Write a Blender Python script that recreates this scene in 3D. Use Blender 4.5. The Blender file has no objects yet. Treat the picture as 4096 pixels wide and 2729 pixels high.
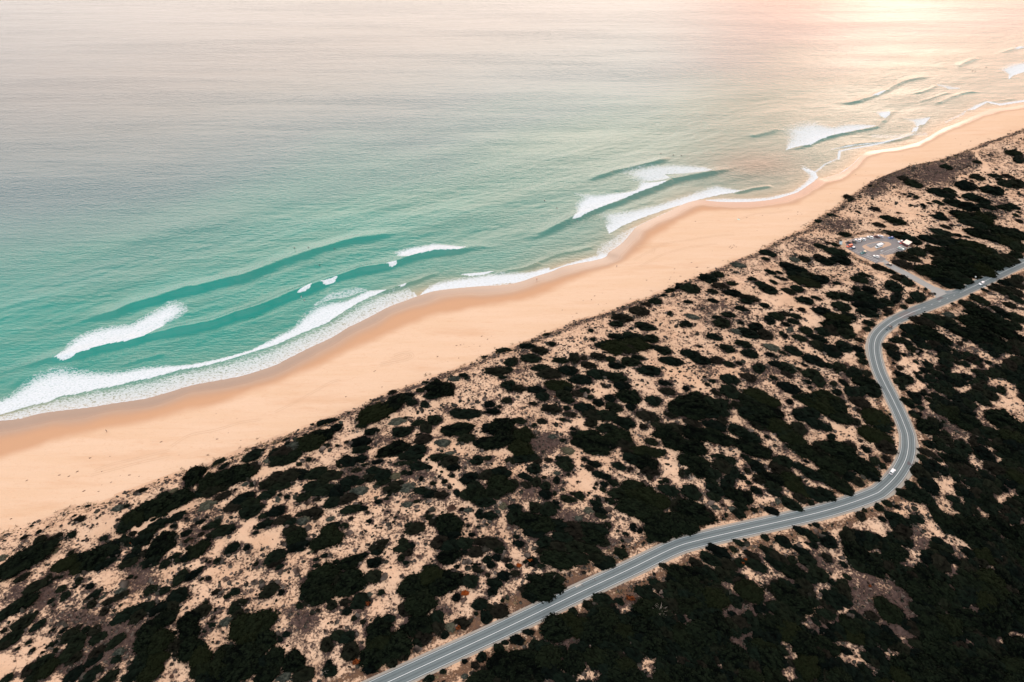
import math
SUN_E = .02; SUN_ANG = 8.0
GLOW_P = 7.0; GLOW_C = (.0, .0, .0, 1); GLOW_P2 = 160.0; GLOW_C2 = (4, 3.3, 2.6, 1)
VEIL = (8.3, 8.2, 8.3, 1); VEIL_SEA = (3.6, 3.8, 4.1); EXPO = 1.45
RIP1, RIP2, RIP3, RIP4 = .55, .34, .40, .11
WATER_R = .10
SAND_A = (.51, .36, .255); SAND_B = (.49, .335, .225); SAND_C = (.42, .24, .135); SAND_WET = (.38, .21, .115); SAND_SOAK = (.235, .155, .108)
DUNE_A = (.50, .34, .235); DUNE_B = (.45, .29, .19)
HEATH_A = (.060, .040, .035); HEATH_B = (.026, .017, .015); HEATH_D = (.14, .085, .06); VERGE_C = (.12, .066, .038)
LEAF_D = (.0004, .0009, .0008); LEAF_L = (.0052, .0082, .0043)
THICK = [(.0008, .0016, .0013), (.0020, .0036, .0023), (.0030, .0044, .0024), (.0046, .0040, .0029)]
HZ_K = 3.2; HZ_C = (10.6, 9.0, 8.0)
GROW = 1.17
PEACH = (11.8, 7.0, 5.5); PEACH_K = 1.0
SAND_D = (.30, .185, .125)
WATER_IOR = 1.40
VEIL_K = .97
HZ_UP = 2.8
GLOW_AZ = math.radians(31.0)
import bpy, bmesh, math, random
import numpy as np
from mathutils import Vector, Matrix
random.seed(7)
RNG = np.random.default_rng(7)
S = bpy.context.scene
COL = S.collection

# ------------------------------------------------------------------ camera
CAM_H = 300.0
PITCH = math.radians(40.0)
FPX = 4096 * 24.0 / 36.0
cam_d = bpy.data.cameras.new("camera")
cam = bpy.data.objects.new("camera", cam_d)
COL.objects.link(cam)
cam.location = (0, 0, CAM_H)
cam.rotation_euler = (math.radians(90) - PITCH, 0, 0)
cam_d.lens = 24.0
cam_d.sensor_width = 36.0
cam_d.clip_start = 1.0
cam_d.clip_end = 60000
S.camera = cam
CP, SP = math.cos(PITCH), math.sin(PITCH)


def gp(px, py, z=0.0):
    """where the sight line through a photo pixel meets the level z"""
    px = np.asarray(px, float); py = np.asarray(py, float)
    dx = px - 2048.0; dy = py - 1364.5
    Y = FPX * CP - dy * SP
    Z = -FPX * SP - dy * CP
    t = (z - CAM_H) / Z
    return np.stack([dx * t, Y * t], -1)


def to_px(x, y, z):
    zz = z - CAM_H
    depth = y * CP - zz * SP
    up = y * SP + zz * CP
    return 2048 + FPX * x / depth, 1364.5 - FPX * up / depth


def scale_at(x, y, z):
    """pixels per metre across the sight line"""
    return FPX / (y * CP - (z - CAM_H) * SP)


# ------------------------------------------------------------------ noise
_LAT = RNG.random((256, 256))


def vnoise(x, y):
    xi = np.floor(x).astype(int); yi = np.floor(y).astype(int)
    fx = x - xi; fy = y - yi
    fx = fx * fx * (3 - 2 * fx); fy = fy * fy * (3 - 2 * fy)
    a = _LAT[xi & 255, yi & 255]; b = _LAT[(xi + 1) & 255, yi & 255]
    c = _LAT[xi & 255, (yi + 1) & 255]; d = _LAT[(xi + 1) & 255, (yi + 1) & 255]
    return (a * (1 - fx) + b * fx) * (1 - fy) + (c * (1 - fx) + d * fx) * fy


def fbm(x, y, o=4):
    s = 0; a = 1.0; n = 0
    for i in range(o):
        s = s + a * vnoise(x * 2 ** i + 17.3 * i, y * 2 ** i + 9.1 * i); n += a; a *= .5
    return s / n


def sstep(a, b, x):
    t = np.clip((x - a) / (b - a), 0, 1)
    return t * t * (3 - 2 * t)


# ------------------------------------------------------------------ poly-lines
def T(ox, oy, s, pts):
    return [(ox + x / s, oy + y / s) for x, y in pts]


def pairs(txt):
    v = [float(q) for q in txt.replace(';', ',').split(',') if q.strip()]
    return list(zip(v[0::2], v[1::2]))


def extend(P, n=4000.0):
    P = np.asarray(P, float)
    k = min(6, len(P) - 1)
    a = P[0] - P[k]; a /= np.linalg.norm(a)
    b = P[-1] - P[-1 - k]; b /= np.linalg.norm(b)
    return np.vstack([P[0] + a * n, P, P[-1] + b * n])


def dist_line(X, Y, P, signed=True):
    """distance to a poly-line, + on the side to the right of its direction; and the arc position"""
    P = np.asarray(P, float)
    best = np.full(X.shape, 1e18); sg = np.ones(X.shape); arc = np.zeros(X.shape)
    L = 0.0
    for (ax, ay), (bx, by) in zip(P[:-1], P[1:]):
        ex, ey = bx - ax, by - ay
        l2 = ex * ex + ey * ey
        if l2 < 1e-9:
            continue
        t = np.clip(((X - ax) * ex + (Y - ay) * ey) / l2, 0, 1)
        qx, qy = X - ax - t * ex, Y - ay - t * ey
        d = qx * qx + qy * qy
        m = d < best
        best = np.where(m, d, best)
        sg = np.where(m, np.sign(ey * qx - ex * qy), sg)
        arc = np.where(m, L + t * math.sqrt(l2), arc)
        L += math.sqrt(l2)
    d = np.sqrt(best)
    return (d * np.where(sg == 0, 1, sg) if signed else d), arc, L


def inside(X, Y, P):
    P = np.asarray(P, float)
    r = np.zeros(X.shape, bool)
    j = len(P) - 1
    for i in range(len(P)):
        xi, yi = P[i]; xj, yj = P[j]
        c = ((yi > Y) != (yj > Y)) & (X < (xj - xi) * (Y - yi) / ((yj - yi) if yj != yi else 1e-9) + xi)
        r ^= c
        j = i
    return r


def smooth(P, n=8):
    """Catmull-Rom through the points"""
    P = np.asarray(P, float)
    Q = np.vstack([2 * P[0] - P[1], P, 2 * P[-1] - P[-2]])
    out = []
    for i in range(1, len(Q) - 2):
        a, b, c, d = Q[i - 1], Q[i], Q[i + 1], Q[i + 2]
        for k in range(n):
            t = k / n
            out.append(.5 * (2 * b + (c - a) * t + (2 * a - 5 * b + 4 * c - d) * t * t + (3 * b - a - 3 * c + d) * t ** 3))
    out.append(P[-1])
    return np.array(out)


WATER_PX = pairs("""0,1684,80,1676,156,1656,263,1641,357,1631,446,1616,536,1603,594,1593,683,1568,768,1542,906,1517,977,1502,1038,1484,
1104,1461,1140,1441,1191,1416,1245,1389,1331,1349,1393,1310,1433,1292,1510,1252,1561,1226,1673,1185,1739,1165,1816,1155,1918,1146,2020,1140,
2096,1124,2142,1106,2200,1089,2253,1068,2319,1053,2375,1043,2421,1030,2436,1010,2467,989,2498,964,2528,928,2549,908,2610,877,2686,842,2737,816,
2798,801,2865,807,2941,809,3018,807,3094,798,3145,785,3191,770,3237,740,3273,719,3301,714,3362,694,3405,665,3433,638,3465,610,3535,598,3605,589,
3675,570,3717,549,3768,517,3819,498,3884,470,3940,447,3959,438,4024,431,4096,421""")
WET_PX = pairs("""0,1830,150,1785,300,1742,450,1706,560,1684,683,1657,759,1644,835,1624,911,1599,988,1573,1064,1543,1140,1517,1216,1487,
1292,1449,1357,1420,1433,1379,1510,1349,1612,1303,1688,1272,1765,1252,1841,1239,1918,1226,2020,1211,2121,1191,2202,1163,2278,1127,2355,1091,2431,1066,
2508,1035,2559,1002,2589,969,2620,943,2671,908,2712,877,2763,857,2814,842,2890,836,2967,834,3043,831,3120,826,3181,811,3221,785,3300,750,3360,722,3420,682,
3470,627,3540,609,3605,600,3680,582,3720,562,3770,532,3820,513,3884,484,3940,462,4030,442,4096,433""")
VEG_PX = pairs("""0,2136,58,2113,125,2090,203,2058,290,2020,363,2011,429,1997,464,1977,537,1948,609,1922,683,1895,732,1881,799,1858,845,1840,
892,1823,998,1781,1059,1761,1130,1736,1191,1715,1277,1680,1366,1642,1468,1601,1549,1568,1620,1540,1691,1517,1757,1489,1823,1469,1884,1446,1935,1421,
1991,1398,2049,1383,2100,1359,2176,1332,2252,1301,2303,1276,2379,1260,2445,1235,2521,1205,2582,1187,2648,1159,2689,1139,2762,1113,2834,1083,2895,1057,
2935,1040,3006,1014,3047,994,3087,966,3138,943,3209,915,3280,861,3352,816,3377,788,3423,765,3489,719,3565,689,3631,663,3708,648,3769,633,3829,612,
3885,590,3921,572,3987,551,4043,531,4096,508""")
ROAD_PX = pairs("""1553,2728,1743,2641,1965,2539,2100,2475,2308,2375,2516,2278,2695,2192,2800,2160,2978,2118,3157,2078,3305,2042,3424,2005,3500,1976,
3528,1959,3580,1909,3618,1849,3632,1798,3632,1752,3625,1721,3599,1656,3564,1583,3537,1530,3511,1468,3497,1400,3503,1356,3524,1325,3565,1291,3604,1270,
3657,1246,3793,1192,3932,1128,4021,1084,4096,1050""")
ACCESS_PX = pairs("3508,1029,3542,1052,3590,1078,3640,1104,3700,1137,3745,1161,3790,1181")
PARK_PX = pairs("""3385,992,3384,967,3420,953,3465,948,3475,942,3530,944,3575,949,3593,962,3612,979,3626,992,3625,1001,3585,1012,3545,1021,3531,1024,
3545,1036,3528,1046,3512,1053,3505,1054,3433,1021""")
BASE = 9.0
W_WATER = extend(smooth(gp(*zip(*WATER_PX), 0.0), 3))
W_WET = extend(gp(*zip(*WET_PX), 1.2))
W_VEG = extend(gp(*zip(*VEG_PX), 3.4))
W_ROAD = smooth(gp(*zip(*ROAD_PX), BASE), 6)
_a = W_ROAD[0] - W_ROAD[6]; _a /= np.linalg.norm(_a)
_b = W_ROAD[-1] - W_ROAD[-7]; _b /= np.linalg.norm(_b)
W_ROADX = np.vstack([W_ROAD[0] + _a * 400, W_ROAD[0] + _a * 40, W_ROAD, W_ROAD[-1] + _b * 60, W_ROAD[-1] + _b * 600])
W_ACC = smooth(gp(*zip(*ACCESS_PX), BASE), 5)
W_PARK = gp(*zip(*PARK_PX), BASE)


def road_dist(X, Y):
    d = dist_line(X, Y, W_ROADX, False)[0]
    d = np.minimum(d, dist_line(X, Y, W_ACC, False)[0] + .8)
    pk = dist_line(X, Y, np.vstack([W_PARK, W_PARK[:1]]), False)[0]
    pk = np.where(inside(X, Y, W_PARK), 0, pk)
    return np.minimum(d, pk + 3.5)


def terrain(X, Y, full=False):
    X = np.asarray(X, float); Y = np.asarray(Y, float)
    dw = dist_line(X, Y, W_WATER)[0]
    dv = dist_line(X, Y, W_VEG)[0]
    rd = road_dist(X, Y)
    r = np.clip(dw / np.maximum(dw - dv, 1.0), 0, 1)
    beach = np.where(dw > 0, 3.3 * r ** .85, np.maximum(dw * .045, -9.0))
    und = (fbm(X / 75 + 3, Y / 75, 2) - .5) * 8.5 + (fbm(X / 24 + 40, Y / 24 + 11, 3) - .5) * 3.2 + (fbm(X / 6, Y / 6, 2) - .5) * .5
    und = und * sstep(4, 26, dv) * sstep(7.5, 34, rd)
    toe = 3.3 + (BASE - 3.3) * sstep(0, 15, dv) + (fbm(X / 9 + 7, Y / 9, 2) - .5) * 1.6 * sstep(0, 3, dv) * sstep(8, 14, rd)
    z = np.where(dv > 0, toe + und, beach)
    z = np.where(rd < 9, np.minimum(z, BASE - .05) * sstep(9, 7.5, rd) + z * (1 - sstep(9, 7.5, rd)), z)
    z = np.where(rd < 7.5, BASE - .05, z)
    return (z, dw, dv, rd) if full else z


def land(px, py):
    """photo pixel -> point on the ground"""
    px = np.atleast_1d(np.asarray(px, float)); py = np.atleast_1d(np.asarray(py, float))
    z = np.full(px.shape, BASE)
    for _ in range(7):
        g = gp(px, py, z)
        z = .5 * z + .5 * terrain(g[:, 0], g[:, 1])
    g = gp(px, py, z)
    return np.column_stack([g, terrain(g[:, 0], g[:, 1])])


# ------------------------------------------------------------------ object helpers
def tag(o, label=None, cat=None, group=None, kind=None):
    if label: o['label'] = label
    if cat: o['category'] = cat
    if group: o['group'] = group
    if kind: o['kind'] = kind
    return o


def link(o, parent=None):
    COL.objects.link(o)
    if parent is not None:
        o.parent = parent
    return o


def empty(name, loc=(0, 0, 0), rz=0.0):
    o = bpy.data.objects.new(name, None)
    o.empty_display_size = .5
    o.location = loc; o.rotation_euler = (0, 0, rz)
    return link(o)


def np_mesh(name, V, F, mats=(), smooth_=True, attrs=None, mat_idx=None):
    """V (n,3); F (m,3) or (m,4) or a list of such"""
    me = bpy.data.meshes.new(name)
    V = np.asarray(V, np.float32)
    Fs = F if isinstance(F, list) else [F]
    Fs = [np.asarray(f, np.int32) for f in Fs if len(f)]
    nl = sum(f.size for f in Fs); nf = sum(len(f) for f in Fs)
    me.vertices.add(len(V)); me.vertices.foreach_set('co', V.ravel())
    me.loops.add(nl); me.loops.foreach_set('vertex_index', np.concatenate([f.ravel() for f in Fs]))
    me.polygons.add(nf)
    tot = np.concatenate([np.full(len(f), f.shape[1], np.int32) for f in Fs])
    st = np.concatenate([[0], np.cumsum(tot)[:-1]]).astype(np.int32)
    me.polygons.foreach_set('loop_start', st)
    me.polygons.foreach_set('loop_total', tot)
    me.polygons.foreach_set('use_smooth', np.full(nf, smooth_, bool))
    if mat_idx is not None:
        me.polygons.foreach_set('material_index', np.asarray(mat_idx, np.int32))
    for m in mats:
        me.materials.append(m)
    for k, a in (attrs or {}).items():
        a = np.asarray(a, np.float32)
        if a.ndim == 1:
            at = me.attributes.new(k, 'FLOAT', 'POINT'); at.data.foreach_set('value', a)
        else:
            at = me.attributes.new(k, 'FLOAT_COLOR', 'POINT')
            at.data.foreach_set('color', np.column_stack([a, np.ones(len(a))]).astype(np.float32).ravel())
    me.update(calc_edges=True)
    me.validate()
    return me


def obj(name, me, parent=None, loc=None):
    o = bpy.data.objects.new(name, me)
    if loc is not None:
        o.location = loc
    return link(o, parent)


def bm_obj(name, bm, mat, parent=None, sm=False):
    me = bpy.data.meshes.new(name)
    bmesh.ops.recalc_face_normals(bm, faces=bm.faces)
    bm.to_mesh(me); bm.free()
    for m in (mat if isinstance(mat, (list, tuple)) else [mat]):
        me.materials.append(m)
    if sm:
        me.polygons.foreach_set('use_smooth', np.ones(len(me.polygons), bool))
    return obj(name, me, parent)


def bm_box(bm, c, d, rz=0.0, bev=0.0):
    g = bmesh.ops.create_cube(bm, size=1.0)
    M = Matrix.Translation(c) @ Matrix.Rotation(rz, 4, 'Z') @ Matrix.Diagonal((d[0], d[1], d[2], 1))
    bmesh.ops.transform(bm, matrix=M, verts=g['verts'])
    if bev:
        ed = list({e for v in g['verts'] for e in v.link_edges})
        bmesh.ops.bevel(bm, geom=ed, offset=bev, segments=1, affect='EDGES')


def bm_tube(bm, a, b, r0, r1=None, n=8):
    a = Vector(a); b = Vector(b); d = b - a
    M = Matrix.Translation((a + b) / 2) @ d.to_track_quat('Z', 'Y').to_matrix().to_4x4()
    bmesh.ops.create_cone(bm, cap_ends=True, segments=n, radius1=r0, radius2=r0 if r1 is None else r1, depth=d.length, matrix=M)


# ------------------------------------------------------------------ materials
def newmat(name):
    m = bpy.data.materials.new(name); m.use_nodes = True
    nt = m.node_tree
    b = nt.nodes['Principled BSDF']
    return m, nt, b


class G:
    """tiny node-graph helper"""
    def __init__(s, nt): s.nt = nt
    def n(s, t, **k):
        q = s.nt.nodes.new(t)
        for a, v in k.items(): setattr(q, a, v)
        return q
    def l(s, a, b): s.nt.links.new(a, b)
    def val(s, sock, v):
        if hasattr(v, 'links') or hasattr(v, 'is_linked'): s.l(v, sock)
        else: sock.default_value = v
    def math(s, op, a, b=0.0, clamp=False):
        q = s.n('ShaderNodeMath', operation=op); q.use_clamp = clamp
        s.val(q.inputs[0], a); s.val(q.inputs[1], b)
        return q.outputs[0]
    def mapr(s, v, a, b, c=0.0, d=1.0, sm=True):
        q = s.n('ShaderNodeMapRange'); q.interpolation_type = 'SMOOTHSTEP' if sm else 'LINEAR'
        s.val(q.inputs['Value'], v)
        for k, w in zip(('From Min', 'From Max', 'To Min', 'To Max'), (a, b, c, d)): s.val(q.inputs[k], w)
        return q.outputs['Result']
    def mix(s, f, a, b):
        q = s.n('ShaderNodeMix', data_type='RGBA')
        s.val(q.inputs['Factor'], f)
        for nm, v in ((6, a), (7, b)):
            if isinstance(v, (tuple, list)): q.inputs[nm].default_value = (*v, 1)
            else: s.l(v, q.inputs[nm])
        return q.outputs[2]
    def attr(s, name, out='Fac'):
        return s.n('ShaderNodeAttribute', attribute_name=name).outputs[out]
    def coord(s, rz=0.0, sc=(1, 1, 1), kind='Object'):
        tc = s.n('ShaderNodeTexCoord').outputs[kind]
        mp = s.n('ShaderNodeMapping')
        mp.inputs['Rotation'].default_value = (0, 0, rz); mp.inputs['Scale'].default_value = sc
        s.l(tc, mp.inputs['Vector'])
        return mp.outputs[0]
    def noise(s, vec, scale, detail=3.0, rough=.5, out='Fac'):
        q = s.n('ShaderNodeTexNoise')
        q.inputs['Scale'].default_value = scale; q.inputs['Detail'].default_value = detail
        q.inputs['Roughness'].default_value = rough
        s.l(vec, q.inputs['Vector'])
        return q.outputs[out]
    def bump(s, h, dist, strength=1.0, normal=None):
        q = s.n('ShaderNodeBump')
        q.inputs['Strength'].default_value = strength; q.inputs['Distance'].default_value = dist
        s.l(h, q.inputs['Height'])
        if normal is not None: s.l(normal, q.inputs['Normal'])
        return q.outputs[0]


def simple(name, col, rough=.6, var=.15, scale=3.0, metal=0.0, spec=.5, coat=0.0):
    m, nt, b = newmat(name); g = G(nt)
    v = g.noise(g.coord(), scale, 3)
    c = g.mix(v, tuple(x * (1 - var) for x in col), tuple(min(1, x * (1 + var)) for x in col))
    g.l(c, b.inputs['Base Color'])
    b.inputs['Roughness'].default_value = rough; b.inputs['Metallic'].default_value = metal
    b.inputs['Specular IOR Level'].default_value = spec
    b.inputs['Coat Weight'].default_value = coat
    return m
# ------------------------------------------------------------------ sky and sun (hazy low sun over the sea)
SUN_AZ = math.radians(27.4)     # clockwise from +Y
SUN_EL = math.radians(15.5)
sun_dir = Vector((math.sin(SUN_AZ) * math.cos(SUN_EL), math.cos(SUN_AZ) * math.cos(SUN_EL), math.sin(SUN_EL)))
sd = bpy.data.lights.new("sun", 'SUN')
sd.energy = SUN_E; sd.angle = math.radians(SUN_ANG); sd.color = (1.0, .78, .62)
so = bpy.data.objects.new("sun", sd); link(so)
so.rotation_euler = sun_dir.to_track_quat('Z', 'Y').to_euler()
so.location = (0, 0, 500)

world = bpy.data.worlds.new("World"); S.world = world
world.use_nodes = True
nt = world.node_tree; g = G(nt)
bgn = nt.nodes['Background']
sky = g.n('ShaderNodeTexSky'); sky.sky_type = 'NISHITA'; sky.sun_disc = False
sky.sun_elevation = SUN_EL; sky.sun_rotation = SUN_AZ
sky.air_density = 1.0; sky.dust_density = 1.5; sky.ozone_density = 1.0
bw = g.n('ShaderNodeRGBToBW'); g.l(sky.outputs[0], bw.inputs[0])
# thin high overcast: the blue is veiled by a pale, slightly pink layer, brighter round the sun
gm = g.n('ShaderNodeNewGeometry')
vd = g.n('ShaderNodeVectorMath', operation='DOT_PRODUCT')
g.l(gm.outputs['Incoming'], vd.inputs[0]); vd.inputs[1].default_value = (-sun_dir.x, -sun_dir.y, -sun_dir.z)
cosang = g.math('ABSOLUTE', vd.outputs['Value']) if False else vd.outputs['Value']
glow = g.math('POWER', g.math('MAXIMUM', cosang, 0.0), GLOW_P)
glow2 = g.math('POWER', g.math('MAXIMUM', cosang, 0.0), GLOW_P2)
veil = g.n('ShaderNodeMix', data_type='RGBA'); veil.inputs['Factor'].default_value = VEIL_K
g.l(sky.outputs[0], veil.inputs[6])
# the veil thickens and brightens towards the horizon
sx = g.n('ShaderNodeSeparateXYZ'); g.l(gm.outputs['Incoming'], sx.inputs[0])
el = g.math('MAXIMUM', g.math('MULTIPLY', sx.outputs['Z'], -1.0), 0.0)
low = g.math('MULTIPLY', g.mapr(el, .42, .60, 1, 0), g.mapr(el, .18, .42, 1, HZ_UP))
hdot = g.n('ShaderNodeVectorMath', operation='DOT_PRODUCT')
g.l(gm.outputs['Incoming'], hdot.inputs[0]); hdot.inputs[1].default_value = (-math.sin(SUN_AZ), -math.cos(SUN_AZ), 0)
low = g.math('MULTIPLY', low, g.mapr(hdot.outputs['Value'], -.25, 1.0, 0, 1))
vm = g.n('ShaderNodeMix', data_type='RGBA'); vm.clamp_factor = False
g.l(low, vm.inputs['Factor']); g.l(g.mix(g.mapr(hdot.outputs['Value'], -.35, .35, 0, 1), VEIL[:3], VEIL_SEA), vm.inputs[6]); vm.inputs[7].default_value = (*HZ_C, 1)
vc0 = vm.outputs[2]
hl = g.n('ShaderNodeVectorMath', operation='MULTIPLY'); g.l(gm.outputs['Incoming'], hl.inputs[0]); hl.inputs[1].default_value = (-1, -1, 0)
hn = g.n('ShaderNodeVectorMath', operation='NORMALIZE'); g.l(hl.outputs[0], hn.inputs[0])
ha = g.n('ShaderNodeVectorMath', operation='DOT_PRODUCT'); g.l(hn.outputs[0], ha.inputs[0]); ha.inputs[1].default_value = (math.sin(GLOW_AZ), math.cos(GLOW_AZ), 0)
pw = g.math('MULTIPLY', g.mapr(ha.outputs['Value'], math.cos(math.radians(21)), math.cos(math.radians(7)), 0, 1), g.mapr(el, .50, .75, 1, 0))
vc = g.mix(pw, vc0, PEACH)
g.l(vc, veil.inputs[7])
addn = g.n('ShaderNodeMix', data_type='RGBA', blend_type='ADD'); addn.inputs['Factor'].default_value = 1
g.l(veil.outputs[2], addn.inputs[6])
gl = g.n('ShaderNodeMix', data_type='RGBA', blend_type='MIX')
g.l(glow, gl.inputs['Factor']); gl.inputs[6].default_value = (0, 0, 0, 1); gl.inputs[7].default_value = GLOW_C
g.l(gl.outputs[2], addn.inputs[7])
addm = g.n('ShaderNodeMix', data_type='RGBA', blend_type='ADD'); addm.inputs['Factor'].default_value = 1
g.l(addn.outputs[2], addm.inputs[6])
gl2 = g.n('ShaderNodeMix', data_type='RGBA', blend_type='MIX')
g.l(glow2, gl2.inputs['Factor']); gl2.inputs[6].default_value = (0, 0, 0, 1); gl2.inputs[7].default_value = GLOW_C2
g.l(gl2.outputs[2], addm.inputs[7])
g.l(addm.outputs[2], bgn.inputs['Color'])
bgn.inputs['Strength'].default_value = .1
S.view_settings.view_transform = 'Standard'; S.view_settings.look = 'None'
S.view_settings.exposure = EXPO; S.view_settings.gamma = 1.0
S.cycles.max_bounces = 6; S.cycles.diffuse_bounces = 2; S.cycles.glossy_bounces = 3
S.cycles.sample_clamp_indirect = 4.0
S.cycles.use_denoising = True

# ------------------------------------------------------------------ shore frame
_g = gp([0, 4096], [1684, 421], 0.0)
SH = math.atan2(_g[1, 1] - _g[0, 1], _g[1, 0] - _g[0, 0])
ES = np.array([math.cos(SH), math.sin(SH)]); ET = np.array([math.sin(SH), -math.cos(SH)])   # ET points inland
ORG = _g[0]


def grow(a, b, step, far, k=1.25):
    """even steps from a to b, then growing steps out to +-far"""
    c = list(np.arange(a, b + step, step))
    d = step
    while c[-1] < far:
        d *= k; c.append(c[-1] + d)
    d = step; lo = []
    x = c[0]
    while x > -far:
        d *= k; x -= d; lo.append(x)
    return np.array(lo[::-1] + c)


def grid(sv, tv):
    Sg, Tg = np.meshgrid(sv, tv, indexing='ij')
    X = ORG[0] + Sg * ES[0] + Tg * ET[0]; Y = ORG[1] + Sg * ES[1] + Tg * ET[1]
    n, m = X.shape
    i = np.arange(n - 1)[:, None] * m + np.arange(m - 1)[None, :]
    i = i.ravel()
    F = np.column_stack([i, i + 1, i + m + 1, i + m])      # ET is to the right of ES: wind so normals point up
    return X, Y, F[:, ::-1]


# ------------------------------------------------------------------ sea
Z4 = (0, 1100, 2.24); Z5 = (1000, 900, 1.9617); Z6 = (2100, 500, 1.9617); Z7 = (3000, 0, 2.148); Z9 = (2732, 455, 1.969)


def tp(t, txt): return T(*t, pairs(txt))


WAVES = [  # crest line in the photo, height m, seaward width m, face width m
    (tp(Z4, "0,890,100,850,250,800,400,770,510,745,740,705,1000,630,1200,595,1320,560,1500,520,1700,480,1900,440,2100,370,2240,330") +
     tp(Z5, "200,600,300,560,380,535,560,460,690,410,900,350,1080,320,1160,295,1300,250,1450,215,1640,205,1720,185,1850,175,2000,165"), 1.9, 7, 2.6),
    (tp(Z4, "600,440,700,420,900,360,1050,330,1200,270,1400,215,1600,150,1800,110,2000,60,2240,0") +
     tp(Z5, "200,310,400,245,600,180,800,125,1000,90,1200,50"), 1.7, 9, 4.0),
    (tp(Z5, "1000,530,1100,510,1240,465,1400,410,1500,370"), .8, 3, 1.6),
    (tp(Z5, "1900,385,1950,375,2150,340,2300,300"), .6, 3, 1.6),
    (tp(Z6, "0,920,50,890,200,830,360,750,520,690,800,580,1110,460,1250,420,1430,385,1560,355,1680,330"), 1.8, 7, 3.0),
    (tp(Z6, "480,440,600,400,740,355,900,320,1050,285,1150,255"), 1.0, 6, 3.0),
    (tp(Z6, "1640,540,1720,520,1850,495,1950,480"), .8, 3, 1.6),
    (tp(Z6, "0,1130,150,1060,300,1010,450,980,560,940"), .6, 4, 1.6),
    (tp(Z7, "720,905,800,890,900,880,1050,830,1160,785,1300,710,1370,690,1500,670,1600,655"), 1.7, 6, 3.0),
    (tp(Z7, "270,1300,310,1290,450,1265,600,1205,740,1165,900,1132,1080,1095,1130,1050,1160,1025,1210,965,1300,945"), 1.5, 6, 2.6),
    (tp(Z7, "700,1280,900,1245,1170,1220,1330,1190,1400,1150,1440,1100,1550,1015"), 1.1, 4, 2.0),
    (tp(Z7, "1580,905,1700,850,1850,800,2000,790"), 1.2, 4, 2.2),
    (tp(Z7, "1400,810,1520,780,1610,735"), .8, 3, 2.0),
    (tp(Z7, "1450,880,1600,830,1730,790"), .8, 3, 2.0),
    (tp(Z7, "2060,340,2100,320,2200,285"), 1.0, 6, 3.0),
    (tp(Z7, "2020,885,2200,860,2300,850"), .6, 3, 1.6),
    (tp(Z7, "1780,580,1900,520,1960,505"), 1.2, 6, 3.0),
    (tp(Z7, "2180,460,2260,425,2354,400"), 1.2, 6, 3.0),
    (tp(Z7, "0,1180,120,1150,260,1110"), .9, 6, 3.0),
    (tp(Z4, "1080,810,1250,770,1400,730,1500,700"), .6, 3, 1.6),
    (tp(Z4, "0,1000,300,905,700,800,1000,700"), .35, 8, 5.0),
]
P_ = tp
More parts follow.
